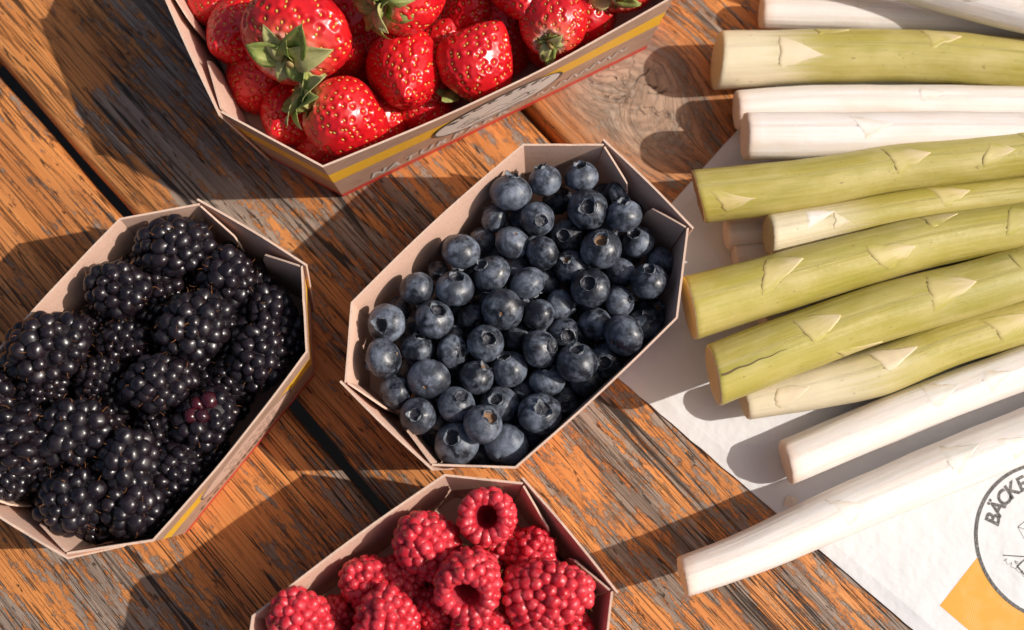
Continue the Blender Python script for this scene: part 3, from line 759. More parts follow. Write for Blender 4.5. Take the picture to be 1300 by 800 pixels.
for i, (s, p) in enumerate(zip(spec, P)):
    _, r, cx, cy, kd, lv, v = s
    base = {'t': 'ring', 'n': random.choice(('open', 'ring', 'small')), 'brown': 'open'}.get(kd, kd); q = i % 3
    kz = math.sqrt(max(.02, 1 - cx * cx - cy * cy)); d = Vector((cx, -cy, kz)).normalized()
    if kd == 't': d = -d
    if kd == 'n': d = Vector((cx or random.uniform(-1, 1), -(cy or random.uniform(-1, 1)), -.45))
    lab, grp = BL['f' if not v else kd]
    if kd == 'n' and v and lv < 1: lab, grp = 'blueberry of the upper layer, mostly covered by its neighbours', 'covered blueberries'
    if v:
        lab = ('half covered ' if lv < 1 else '') + KIND[kd] + ' ' + zone(p, blue_rim, *BZ); grp = 'blueberries in the punnet'
    o = thing('blueberry', lab, 'blueberry', p, grp)
    if v and kd == 'n' and abs(s[0].x - at(430 + 168 / 2.889, 370 + 245 / 2.889, .048).x) < .001:
        o['label'] = 'blueberry with a reddish flush, against the corner panel of its punnet'; del o['group']
    o.rotation_mode = 'QUATERNION'; o.rotation_quaternion = q_axis(d, random.uniform(0, 6.28))
    k = r / RB0; o.scale = (k * random.uniform(.98, 1.03), k * random.uniform(.98, 1.03), k * random.uniform(.90, 1.06))
    obj('skin', BBrown[q] if kd == 'brown' else BB[base, q], o)
    if v: obj('calyx', CX[base, (i * 7) % 3], o)

# ------------------------------------------------------------------ drupelet berries
def drupelet_mesh(name, mat, seed, nub=True):
    V, F = ICO3; V = V.copy(); out = []
    for v in V:
        d = Vector(v); k = 1 + .13 * mnoise.noise(d * 1.3 + Vector((seed, 0, 0)))
        if nub: k -= .05 * math.exp(-((1 - d.z) / .035))
        out.append(d * k)
    return mesh(name, out, F, mat)
def hair_mesh(name, items, mat, rad):
    """thin curled styles; items: (root, direction, length, curl)"""
    V = []; F = []
    for (p, d, ln, cu) in items:
        b = len(V); p = p.copy(); dd = d.copy(); side = d.orthogonal().normalized(); side.rotate(Quaternion(d, random.uniform(0, 6.28)))
        for i in range(5):
            t = i / 4; rr = rad * (1 - .55 * t); a1 = dd.orthogonal().normalized(); a2 = dd.cross(a1)
            for j in range(3): V.append(p + (a1 * math.cos(j * 2.094) + a2 * math.sin(j * 2.094)) * rr)
            p = p + dd * ln / 4; dd = (dd + side * cu / 4).normalized()
        for i in range(4):
            for j in range(3): F.append((b + i * 3 + j, b + i * 3 + (j + 1) % 3, b + i * 3 + 3 + (j + 1) % 3, b + i * 3 + 3 + j))
    return mesh(name, V, F, mat)
def drupe_layout(L, Rm, prof, d, seed, t0=.03, t1=.97, jit=.12):
    """rows of drupelets on a surface of revolution; +Z is the tip. prof(t)->radius factor, t: 0 base .. 1 tip"""
    r_ = random.Random(seed); out = []
    pts = [(Rm * prof(t), L * (t - .5)) for t in np.linspace(t0, t1, 200)]
    s = [0.]
    for a, b in zip(pts, pts[1:]): s.append(s[-1] + math.hypot(b[0] - a[0], b[1] - a[1]))
    rows = max(3, round(s[-1] / (d * .80)))
    ph = 0.
    for k in range(rows + 1):
        sk = s[-1] * k / rows; i = min(198, int(np.searchsorted(s, sk)))
        r, z = pts[i]; r2, z2 = pts[min(199, i + 2)]; r1, z1 = pts[max(0, i - 2)]
        nz, nr = (r1 - r2), (z2 - z1); l = math.hypot(nz, nr) or 1; nz, nr = nz / l, nr / l
        n = max(1, round(2 * math.pi * r / (d * .93)))
        if r < d * .35: n = 1
        ph += math.pi / max(n, 1) + r_.uniform(-.1, .1)
        for j in range(n):
            a = ph + 2 * math.pi * j / n + r_.uniform(-jit, jit) * d / max(r, d)
            rr = 0 if n == 1 else r
            pos = Vector((rr * math.cos(a), rr * math.sin(a), z + r_.uniform(-jit, jit) * d))
            nor = Vector((nr * math.cos(a), nr * math.sin(a), nz)) if n > 1 else Vector((0, 0, 1 if k else -1))
            out.append((pos, nor.normalized(), d * r_.uniform(.80, 1.18)))
    return out
def make_berry(o, layout, meshes, core, hairs, hmul=.62, red=None, redp=None):
    for i, (pos, nor, dd) in enumerate(layout):
        me = meshes[i % len(meshes)]
        if redp and redp(pos, nor): me = red
        c = obj('drupelet', me, o); c.location = pos - nor * dd * .16
        c.rotation_mode = 'QUATERNION'; c.rotation_quaternion = q_axis(nor, (i * 2.39) % 6.28)
        c.scale = (dd * .54, dd * .54 * (.94 + .12 * ((i * 37) % 10) / 10), dd * hmul)
    obj('core', core, o)
    if hairs: h = obj('style_hairs', hairs, o); h['kind'] = 'stuff'

# blackberries
DB = [drupelet_mesh('drupelet', M['black'], s * 2.1) for s in range(4)]
DBR = drupelet_mesh('drupelet', M['black_red'], 3.3)
BLT = []
for s, (L, Rm, d) in enumerate(((.0245, .0098, .0060), (.0225, .0096, .0057), (.0205, .0094, .0063), (.0265, .0102, .0059))):
    pf = lambda t: max(.0, math.sin(math.pi * min(1, (t * .90 + .085))) ** .62)
    lay = drupe_layout(L, Rm, pf, d, s + 3, .03, .97, .2)
    V, F = ICO2; core = mesh('core', [Vector((v[0] * Rm * .93, v[1] * Rm * .93, v[2] * L * .5)) for v in V], F, M['black_core'])
    rr = random.Random(s)
    its = []
    for (p, n, dd) in lay:
        if rr.random() < .62:
            t = n.orthogonal(); t.rotate(Quaternion(n, rr.uniform(0, 6.28)))
            its.append((p + n * dd * (.30 if rr.random() < .5 else .12) + t.normalized() * dd * rr.uniform(.15, .45), (n + t * rr.uniform(.1, .9)).normalized(), rr.uniform(.0014, .0034), rr.uniform(.5, 2.2)))
    BLT.append((L + d * .6, Rm + d * .35, lay, core, hair_mesh('style_hairs', its, M['hair'], .00011)))
# px, py, long, short (px), axis angle in the picture, lift of the axis to the viewer, height of the centre, label
BLK = [(224,312,98,76,10,.1,.050,'blackberry lying against the upper corner of its punnet, beside the longest cardboard tongue'),
 (152,368,84,74,-15,.3,.050,'blackberry casting a bumpy shadow on the bare long wall of its punnet'),
 (288,352,76,72,60,.6,.045,'blackberry with a yellow green speck near the end wall of its punnet'),
 (62,442,106,88,20,.2,.0545,'large blackberry overhanging the long rim of its punnet'),
 (248,412,94,86,35,.3,.051,'large rounded blackberry in the middle of the heap, dusty drupelets'),
 (158,432,70,60,0,.4,.042,None),(345,396,66,60,100,.3,.040,None),(330,452,82,72,70,.3,.043,None),
 (203,486,92,72,8,.2,.051,'blackberry lying flat in the middle of the heap with wide drupelets'),
 (95,548,96,82,15,.3,.0525,'blackberry on top of the heap with rows of large shiny drupelets'),
 (163,585,84,74,80,.5,.050,'blackberry on top of the heap standing on end, tip up'),
 (263,532,84,74,40,.4,.045,'blackberry with several dark red unripe drupelets'),
 (24,556,72,98,90,.2,.051,'blackberry standing on its side at the far end of its punnet'),
 (96,634,88,80,25,.3,.048,'blackberry resting on the inner wall of the end of its punnet'),
 (168,640,78,78,60,.3,.045,'blackberry beside the lower corner panel of its punnet'),
 (228,596,66,70,60,.3,.040,None),(52,492,70,54,5,.3,.045,None),(128,478,62,56,30,.3,.043,None),
 (205,360,60,60,0,.3,.040,None),(10,612,64,60,40,.3,.046,None),(297,480,64,60,30,.3,.037,None),(205,545,60,56,30,.3,.040,None),
 (130,596,60,56,70,.3,.041,None),(-30,590,76,70,70,.3,.046,None),(-18,508,84,76,60,.3,.050,'blackberry at the hidden end of the heap, next to the large overhanging one'),
 (60,600,60,56,20,.3,.041,None),(195,662,58,50,10,.2,.036,None),(270,575,60,56,40,.2,.036,None),(110,420,54,50,20,.2,.038,None),(370,440,46,44,20,.2,.033,None),(300,310,56,50,20,.2,.036,None)]
for gx, gy in ((185,330),(255,340),(320,375),(110,400),(200,400),(300,420),(60,470),(160,500),(250,470),(330,430),(60,560),(130,540),(210,540),(280,500),(10,530),(60,640),(130,660),(200,630),(250,600),(360,420),(90,590),(170,440),(20,600),(-30,550),(310,470)):
    BLK.append((gx, gy, 74, 68, gx * 7 % 180, .3, .0325, None))
for i, (px, py, lo, sh, an, lift, z, lab) in enumerate(BLK):
    L, Rm, lay, core, hr = BLT[i % 4]
    p = at(px, py, z); mpp = (CAM_Z - z) / FPX
    if z < .0485: p = keep_in(p, max(sh, lo * .92) * .55 * mpp + .0012, black_rim, black_flo, .012, .055)
    lab0 = lab; grp = 'blackberries in the punnet'
    if not lab and z < .033: lab = 'blackberry of the bottom layer in the blackberry punnet'; grp = 'bottom layer blackberries'
    elif not lab: lab = 'half buried blackberry ' + zone(p, black_rim, ('at the end by the strawberries', 'towards the strawberry end', 'mid-length', 'towards the far end', 'at the far end'), ('along the sunlit long wall', 'in the centre row', 'along the shaded long wall'))
    o = thing('blackberry', lab, 'blackberry', p, grp)
    d = Vector((math.cos(R(an)) * (1 - lift * .5), math.sin(R(an)) * (1 - lift * .5), lift))
    o.rotation_mode = 'QUATERNION'; o.rotation_quaternion = q_axis(d, i * 1.7)
    kl = lo * mpp / L; ks = sh * mpp / (2 * Rm) * 1.06; kl *= 1.06; kk = (kl + ks) / 2
    o.scale = (ks, ks, .5 * (kl + kk))
    redp = None
    if 'red unripe' in (lab or ''):
        inv = o.rotation_quaternion.inverted(); up = inv @ Vector((-.15, .15, 1)).normalized()
        redp = lambda pos, nor, up=up: nor.dot(up) > .90
    make_berry(o, lay, DB, core, hr, .62, DBR, redp)

# raspberries (hollow, +Z is the tip)
DR = [drupelet_mesh('drupelet', M['rasp'], s * 1.7 + 40, False) for s in range(4)]
RST = []
for s, (L, Rm, d) in enumerate(((.0225, .0107, .0045), (.0200, .0102, .0046), (.0250, .0108, .0044))):
    pf = lambda t: max(0., (1 - ((t - .24) / .78) ** 2.0 if t > .24 else 1 - ((.24 - t) / .24) ** 2 * .16)) ** .62
    lay = drupe_layout(L, Rm, pf, d, s + 23, .02, .985, .2)
    nb = 14                                      # the ring of long drupelets round the hollow
    ringl = []
    for j in range(nb):
        a = 2 * math.pi * (j + .5) / nb; ca, sa = math.cos(a), math.sin(a)
        ringl.append((Vector((Rm * .74 * ca, Rm * .74 * sa, -L * .5 + .0002)), Vector((ca * .30, sa * .30, -1)).normalized(), d * 1.12))
    lay2 = lay + ringl
    prof = [(Rm * .52, -L * .5 + .0004), (Rm * .46, -L * .5 + .0035), (Rm * .40, -L * .15), (Rm * .25, L * .2), (0, L * .27)]
    outer = [(0, L * .47)] + [(Rm * pf(t) * .95, L * (t - .5)) for t in (.93, .8, .65, .5, .35, .2, .08)] + [(Rm * .72, -L * .5)]
    pr = outer + prof; NC = 28
    V = [(r * math.cos(2 * math.pi * j / NC) * (1 + .05 * math.sin(14 * 2 * math.pi * j / NC)), r * math.sin(2 * math.pi * j / NC), z) for r, z in pr for j in range(NC)]
    core = mesh('core', V, [tuple(reversed(f)) for f in grid_faces(len(pr), NC)], M['rasp_core'])
    rr = random.Random(s + 50); its = []
    for (p, n, dd) in lay2:
        if rr.random() < .75:
            t = n.orthogonal(); t.rotate(Quaternion(n, rr.uniform(0, 6.28)))
            its.append((p + n * dd * .28 + t.normalized() * dd * rr.uniform(0, .3), (n + t * rr.uniform(.0, .7)).normalized(), rr.uniform(.0010, .0022), rr.uniform(.2, 1.4)))
    RST.append((L, Rm, lay2, core, hair_mesh('style_hairs', its, M['rasp_hair'], .00006)))
# px, py, width across (px), tip direction, height, template, label
RSP = [(621,655,72,(.12,.10,-1),.051,1,'raspberry showing its round hollow to the sky, near the corner panel'),
 (537,687,84,(-.30,.35,.85),.052,0,'raspberry standing tip up beside the sunlit long wall'),
 (597,732,82,(.12,.62,-.80),.057,0,'raspberry on top of the heap with its hollow tipped to one side'),
 (702,754,88,(.93,.16,.28),.056,2,'large cone shaped raspberry lying on its side near the end wall'),
 (678,698,66,(.3,.5,.6),.043,1,'shaded raspberry between the end wall and the large cone shaped one'),
 (462,738,68,(-.55,.25,.65),.046,1,'raspberry leaning on the shaded foot of the long wall'),
 (508,738,70,(.4,.2,.6),.041,0,'dark raspberry wedged behind the one leaning on the long wall'),
 (378,786,86,(-.2,.6,.6),.051,2,'raspberry by the sunlit corner panel at the end of its punnet'),
 (490,786,84,(.0,.75,.5),.054,0,'pinkish dull raspberry pointing its tip at the long wall'),
 (553,776,58,(.3,-.2,.8),.044,1,'small raspberry below the one with its hollow tipped aside'),
 (612,800,84,(-.2,.5,.6),.050,2,'raspberry in the middle of the heap under the tipped hollow one'),
 (722,800,66,(.6,-.3,.4),.042,1,None),(640,690,62,(0,.4,.6),.038,1,None),(425,785,60,(.2,.4,.6),.038,0,None),(575,745,60,(.5,.4,.5),.034,0,None),
 (660,790,66,(.2,.4,.6),.038,1,None),(560,700,60,(.2,.4,.6),.036,0,None),(430,850,84,(.2,.4,.6),.050,2,None),(540,850,82,(-.4,.3,.7),.050,0,None),(640,860,82,(.4,-.3,.6),.050,1,None),(380,850,70,(.3,.3,.6),.042,1,None),(720,850,70,(.3,.3,.6),.042,2,None),(470,910,82,(.3,.3,.6),.049,0,None),(580,925,82,(.1,-.3,.6),.049,1,None),(500,970,70,(.3,.3,.6),.045,1,None)]
for i, (px, py, wd, tip, z, tm, lab) in enumerate(RSP):
    L, Rm, lay, core, hr = RST[tm]
    k = wd * (CAM_Z - z) / FPX / (2 * Rm + .0026)
    o = thing('raspberry', lab or 'raspberry filling the raspberry punnet below or beyond those on top', 'raspberry', keep_in(at(px, py, z), min(.0125, k * .0125), rasp_rim, rasp_flo, .016, .055), None if lab else 'lower raspberries')
    o.rotation_mode = 'QUATERNION'; o.rotation_quaternion = q_axis(tip, i * 1.3); o.scale = (k, k, k * (1.0 if tm != 2 else 1.05))
    make_berry(o, lay, DR, core, hr, .58)

# ------------------------------------------------------------------ strawberries
def strawberry(seed, p_top, tipw, nseed):
    NR, NC = 110, 150; th = np.linspace(0, 1, NR); L, Rm = .038, .0175
    rad = (np.sin(np.pi * np.clip(th, 0, 1) ** p_top)) ** tipw; zz = L * (.5 - th)
    # hollow shoulder by the calyx
    zz = zz - .004 * np.exp(-(th / .035) ** 2) ; 
    V = np.zeros((NR, NC, 3)); ph = np.linspace(0, 2 * np.pi, NC, endpoint=False)
    for j in range(NC):
        k = np.array([1 + .10 * mnoise.noise(Vector((math.cos(ph[j]) * .9, math.sin(ph[j]) * .9, zz[i] * 45 + seed * 7))) for i in range(NR)])
        V[:, j, 0] = Rm * rad * k * math.cos(ph[j]); V[:, j, 1] = Rm * rad * k * math.sin(ph[j]) * .94; V[:, j, 2] = zz
    P = V.reshape(-1, 3)
    # normals
    du = np.roll(V, -1, 1) - np.roll(V, 1, 1); dv = np.gradient(V, axis=0)
    N = np.cross(dv, du).reshape(-1, 3); N /= np.linalg.norm(N, axis=1)[:, None] + 1e-12
    N = np.where(((N * P).sum(1) < 0)[:, None], -N, N)
    N[:NC] = (0, 0, 1); N[-NC:] = (0, 0, -1)
    arc = np.concatenate([[0], np.cumsum(np.hypot(np.diff(rad * Rm), np.diff(zz)))])
    area = np.cumsum(np.concatenate([[0], np.diff(arc)]) * rad); area /= area[-1]
    seeds = []; sj = random.Random(seed)
    for q in range(nseed):
        f = .035 + .955 * (q + .5 + sj.uniform(-2.5, 2.5)) / nseed; i = max(3, min(NR - 2, int(np.searchsorted(area, f))))
        a = q * 2.39996 + sj.uniform(-.22, .22); j = int(a / (2 * np.pi) * NC) % NC; seeds.append(i * NC + j)
    S = P[seeds].copy(); SN = N[seeds].copy(); ok = np.ones(len(S), bool)
    D = np.zeros(len(P))
    for c, s_ in enumerate(S):
        d2 = ((P - s_) ** 2).sum(1); D += -.00075 * np.exp(-d2 / .00115 ** 2) + .00016 * np.exp(-((np.sqrt(d2) - .0019) / .0006) ** 2)
    D = np.clip(D, -.0009, .0003)
    P2 = P + N * D[:, None]
    F = grid_faces(NR, NC); F = [tuple(reversed(f)) for f in F]
    uv = np.stack([np.tile(ph / (2 * np.pi), NR), np.repeat(th, NC)], 1)
    me = mesh('strawberry_flesh', P2, F, M['straw'], True, None, uv)
    bm = bmesh.new(); bm.from_mesh(me); bmesh.ops.recalc_face_normals(bm, faces=bm.faces); bm.to_mesh(me); bm.free()
    Vs, Fs = [], []; iv, if_ = ICO2
    for s_, n_ in zip(S, SN):
        b = len(Vs); n_ = Vector(n_); t1 = (Vector((0, 0, 1)) - n_ * n_.z); t1 = t1.normalized() if t1.length > .05 else n_.orthogonal(); t2 = n_.cross(t1)
        c = Vector(s_) - n_ * .00060
        for v in iv: Vs.append(c + t1 * v[0] * .00068 + t2 * v[1] * .00043 + n_ * v[2] * .00040)
        Fs += [tuple(b + k for k in f) for f in if_]
    return me, mesh('seeds', Vs, Fs, M['seed'])
STV = [strawberry(1, .70, .72, 210), strawberry(2, .62, .80, 220), strawberry(3, .80, .66, 200)]
def sepal_mesh(seed, mat):
    r_ = random.Random(seed); NU, NW = 9, 5; Ln = r_.uniform(.011, .0175); Wd = r_.uniform(.0052, .0078); V = []; uv = []
    curl = r_.uniform(.3, 2.8); tw = r_.uniform(-.5, .5)
    for sd in (0, 1):
        x, z, ang = .0012, .0006, r_.uniform(.0, .35) if False else .25
        for i in range(NU):
            t = i / (NU - 1); wd = Wd * (math.sin(math.pi * (.12 + .88 * t) ** .75) ** .8) * (1 if t < .97 else .25) + .0002
            for j in range(NW):
                s_ = (j / (NW - 1) - .5); y = s_ * wd; zz = z + abs(s_) * wd * .45 + .0006 * math.sin(7 * t + 3 * s_ + seed) + tw * t * y - (.00025 if sd else 0)
                V.append((x, y, zz)); uv.append((s_ + .5, t))
            x += math.cos(ang) * Ln / NU; z += math.sin(ang) * Ln / NU; ang += -curl / NU
    n = NU * NW; F = grid_faces(NU, NW, False); F = F + [tuple(n + k for k in reversed(f)) for f in F]
    b = [i * NW for i in range(NU)] + [(NU - 1) * NW + j for j in range(1, NW)] + [i * NW + NW - 1 for i in range(NU - 2, -1, -1)] + [j for j in range(NW - 2, 0, -1)]
    F += [(b[k - 1], b[k], b[k] + n, b[k - 1] + n) for k in range(len(b))]
    return mesh('sepal', V, F, mat, True, None, uv)
SEP = [sepal_mesh(s, M['sepal'] if s % 3 else M['sepal_dry']) for s in range(9)]
def stem_mesh():
    V = []; NC = 10
    for i in range(7):
        t = i / 6
        for j in range(NC):
            a = 2 * math.pi * j / NC; r = .0013 - .0004 * t + (.0005 if i == 6 else 0)
            V.append((r * math.cos(a) + .002 * t * t, r * math.sin(a), .0065 * t))
    F = grid_faces(7, NC); F.append(tuple(6 * NC + j for j in range(NC))); return mesh('stem', V, F, M['stem'])
STEM = stem_mesh()
# px, py, width (mm), length (mm), tip direction, height of the centre (mm), variant, calyx?, label
STB = [(381,38,48,44,(.16,.86,-.42),72,0,1,'big glossy strawberry with its leafy crown facing the printed wall corner'),
 (292,48,33,42,(-.25,-.55,.62),56,1,0,'dark red strawberry in the shade by the sunlit end wall'),
 (441,151,35,40,(.80,-.18,-.45),60,2,1,'strawberry with pale shoulder whose leaves spread towards the end wall'),
 (362,158,30,34,(-.2,-.5,.5),48,1,0,'strawberry half hidden under the leaves of the pale shouldered one'),
 (514,96,36,44,(.05,-.70,.62),61,1,0,'long strawberry lying tip down against the printed long wall'),
 (613,83,36,38,(.45,.55,.45),61,0,1,'plump strawberry showing its seedy tip above the badge on the punnet wall'),
 (704,24,31,36,(.15,.80,-.35),67,2,1,'strawberry with green leaves pressed against the rim of the long wall'),
 (523,-6,34,38,(.72,.50,-.45),77,0,1,'strawberry on top of the heap with wilted leaves hanging over its neighbour'),
 (598,18,34,36,(.1,.1,.9),48,1,0,'dark strawberry deep between the plump one and the top of the heap'),
 (662,-12,32,38,(.1,-.82,.35),68,1,0,'strawberry tip densely covered with yellow seeds'),
 (752,30,32,36,(.3,.5,.4),50,2,0,'shaded strawberry at the narrow shoulder of the long wall'),
 (786,-34,34,36,(.2,.7,-.3),62,0,1,'strawberry whose dark green leaves hang over the shaded one'),
 (452,5,32,36,(.2,.3,.5),52,2,0,None),(330,105,30,34,(.2,.3,.5),44,0,0,None),(440,70,30,34,(.2,-.3,.5),46,1,0,None),(640,20,30,34,(.2,.3,.5),46,0,0,None),(480,160,30,32,(.2,.3,.5),42,2,0,None),(545,130,30,32,(.4,.3,.5),42,1,0,None),(640,60,28,30,(.2,.3,.5),42,2,0,None),(410,190,28,30,(.2,.3,.5),41,0,0,None),(310,100,30,32,(.2,.3,.5),47,2,0,None),(710,60,28,30,(.2,.3,.5),46,0,0,None),(270,0,30,32,(.2,.3,.5),48,0,0,None),(560,60,30,32,(.2,.3,.5),42,0,0,None),(470,60,30,32,(.2,.3,.5),42,0,0,None),
 (330,-70,38,42,(.2,.3,.5),66,2,1,None),(450,-80,38,42,(-.3,.3,.5),68,0,1,None),(570,-85,38,42,(.5,.3,.4),66,1,0,None),(690,-95,38,42,(.2,-.3,.5),66,2,1,None),(260,-40,34,38,(.2,.3,.5),52,1,0,None),(820,-80,34,38,(.2,.3,.5),56,0,1,None),(500,-180,38,42,(.2,.3,.5),62,1,0,None),(400,-170,38,42,(.2,.3,.5),60,0,1,None),(640,-190,38,42,(.2,.3,.5),62,2,0,None)]
sr = random.Random(5)
for i, (px, py, wd, ln, tip, z, var, cal, lab) in enumerate(STB):
    z = (z - 14) / 1000
    o = thing('strawberry', lab or 'strawberry buried below or lying beyond the sunlit ones in the strawberry punnet', 'strawberry', keep_in(at(px, py, z), (wd / 2000 * .98 if lab and i < 8 else max(wd, ln * .95) / 2000 + .0015), straw_rim, straw_flo, .020, .060) if z < .052 else at(px, py, z), None if lab else 'lower strawberries')
    o.rotation_mode = 'QUATERNION'; o.rotation_quaternion = q_axis(-Vector(tip), i * 1.1 + .4)
    kw = wd / 35.; kl = ln / 38.; o.scale = (kw, kw, kl)
    fl, sd = STV[var]
    obj('flesh', fl, o); s_ = obj('seeds', sd, o); s_['kind'] = 'stuff'
    if cal:
        nsep = sr.choice((8, 9, 10))
        for q in range(nsep):
            c = obj('sepal', SEP[(q * 2 + i) % 9], o); c.location = (0, 0, .0155)
            c.rotation_euler = (sr.uniform(-.3, .3), sr.uniform(-.75, .35), 2 * math.pi * q / nsep + sr.uniform(-.25, .25)); k = sr.uniform(1.1, 1.65) / kw * (.5 if i == 6 else .7 if i in (5, 11) else 1.); c.scale = (k, k, k)
        st_ = obj('stem', STEM, o); st_.location = (0, 0, .0148)

# ------------------------------------------------------------------ asparagus
class Stalk:
    facet = False
    def __init__(s, pts, rads, seed):
        pts = [Vector(p) for p in pts]; s.C = []; s.Rr = []; s.S = [0.]; s.seed = seed
        ext = [pts[0] * 2 - pts[1]] + pts + [pts[-1] * 2 - pts[-2]]
        for i in range(len(pts) - 1):
            a, b, c, d = ext[i:i + 4]; n = 22
            for k in range(n if i < len(pts) - 2 else n + 1):
                t = k / n
                s.C.append(.5 * ((2 * b) + (c - a) * t + (2 * a - 5 * b + 4 * c - d) * t * t + (3 * b - a - 3 * c + d) * t ** 3))
                s.Rr.append(rads[i] + (rads[i + 1] - rads[i]) * t)
        for a, b in zip(s.C, s.C[1:]): s.S.append(s.S[-1] + (b - a).length)
        s.Tn = []
        for i in range(len(s.C)): s.Tn.append((s.C[min(i + 1, len(s.C) - 1)] - s.C[max(i - 1, 0)]).normalized())
    def frame(s, d):
        i = min(len(s.S) - 2, max(0, int(np.searchsorted(s.S, d)) - 1)); t = (d - s.S[i]) / (s.S[i + 1] - s.S[i])
        c = s.C[i].lerp(s.C[i + 1], t); tn = s.Tn[i].lerp(s.Tn[i + 1], t).normalized(); r = s.Rr[i] + (s.Rr[i + 1] - s.Rr[i]) * t
        side = tn.cross(Vector((0, 0, 1))).normalized(); upv = side.cross(tn); return c, tn, side, upv, r
    def at(s, d, phi, off=0.):
        """phi 0 faces up, positive towards -y of the picture"""
        c, tn, side, upv, r = s.frame(d)
        k = 1 + .03 * mnoise.noise(Vector((d * 22, s.seed * 3.1, 0))) + .020 * mnoise.noise(Vector((d * 60, math.cos(phi) * 1.5 + s.seed, math.sin(phi) * 1.5))) + .006 * math.sin(phi * 8 + s.seed + d * 6) + .004 * math.sin(phi * 19 + s.seed * 2 + 4 * mnoise.noise(Vector((d * 20, s.seed, 5))))
        if s.facet:
            w_ = 2 * math.pi / 9; a_ = (phi + s.seed + .35 * mnoise.noise(Vector((d * 9, s.seed, 1)))) % w_ - w_ / 2
            k *= .62 + .38 * (math.cos(w_ / 2) / math.cos(a_)) * 1.02
        nn = upv * math.cos(phi) + side * math.sin(phi)
        return c + nn * (r * k + off)
    def body(s, mat, cut, slant):
        N = 110; NC = 44; V = []; uv = []
        tot = s.S[-1]
        ds = [0., .0004, .0012, .0025] + list(np.linspace(.005, tot, N))
        for i, d in enumerate(ds):
            for j in range(NC):
                ph = 2 * math.pi * j / NC
                sh = (slant[0] * math.cos(ph) + slant[1] * math.sin(ph)) * s.Rr[0] * max(0, 1 - d / .03)
                off = -.0006 * (1 - i / 2) if i < 2 else 0
                c, tn, *_ = s.frame(min(tot, max(0, d)))
                V.append(s.at(d, ph, off) + tn * (sh + .0003 * mnoise.noise(Vector((ph * 3, s.seed, 0))) * (i < 3))); uv.append((d, j / NC))
        F = grid_faces(len(ds), NC); idx = [0] * len(F)
        # cut end: rings to the centre, slightly sunken and fibrous
        c, tn, *_ = s.frame(0.); ring = list(range(NC)); ctr = sum((Vector(V[k]) for k in ring), Vector()) / NC
        prev = ring
        for q in (.8, .5, .22):
            new = []
            for j in range(NC):
                V.append(ctr.lerp(Vector(V[j]), q) + tn * (.0004 * (1 - q) + .00025 * mnoise.noise(Vector((j * 1.3, q * 9, s.seed))))); uv.append((0, j / NC)); new.append(len(V) - 1)
            for j in range(NC): F.append((new[j], new[(j + 1) % NC], prev[(j + 1) % NC], prev[j])); idx.append(1)
            prev = new
        F.append(tuple(reversed(prev))); idx.append(1)
        F.append(tuple((len(ds) - 1) * NC + j for j in range(NC))); idx.append(1)
        me = mesh('stalk', V, F, [mat, cut], True, idx, uv)
        bm = bmesh.new(); bm.from_mesh(me); bmesh.ops.recalc_face_normals(bm, faces=bm.faces); bm.to_mesh(me); bm.free()
        return me
    def bract(s, d0, phi0, ln, wd, mat, lift_k=1.):
        NU, NW = 18, 11; V = []; uv = []
        r = s.frame(d0)[4]; sl = random.uniform(-.3, .3); pw = random.uniform(.85, 1.35); bow = random.uniform(-.002, .003); skew = random.uniform(-.25, .25)
        for sd in (0, 1):
            for i in range(NU):
                t = i / (NU - 1); half = wd / 2 / r * ((1 - t) ** pw) * (1 + .16 * mnoise.noise(Vector((t * 4, d0 * 77, 2)))) + .002
                for j in range(NW):
                    q = j / (NW - 1) * 2 - 1; ed = 1 - abs(q) ** 4
                    lift = (-.00012 + .00030 * ed + .00022 * math.exp(-(t / .10) ** 2) * ed + .00045 * t ** 3 + .00015 * (1 - q * q) * (1 - t)) * lift_k
                    lift = -.00010 + (lift + .00010) * min(1, .10 + t / .12); lift += .00010 * mnoise.noise(Vector((t * 6, q * 2, d0 * 99))) * ed
                    d = d0 + ln * t + (sl * wd * q + bow * q * q + .0011 * mnoise.noise(Vector((q * 3, d0 * 50, 0)))) * (1 - t)
                    V.append(s.at(d, phi0 + half * q + skew * t, lift if sd == 0 else -.0005)); uv.append((q * .5 + .5, t))
        n = NU * NW; F = grid_faces(NU, NW, False); F = F + [tuple(n + k for k in reversed(f)) for f in F]
        b = [i * NW for i in range(NU)] + [(NU - 1) * NW + j for j in range(1, NW)] + [i * NW + NW - 1 for i in range(NU - 2, -1, -1)] + [j for j in range(NW - 2, 0, -1)]
        F += [(b[k - 1], b[k], b[k] + n, b[k - 1] + n) for k in range(len(b))]
        me = mesh('bract', V, F, mat, True, None, uv)
        bm = bmesh.new(); bm.from_mesh(me); bmesh.ops.recalc_face_normals(bm, faces=bm.faces); bm.to_mesh(me); bm.free()
        return me
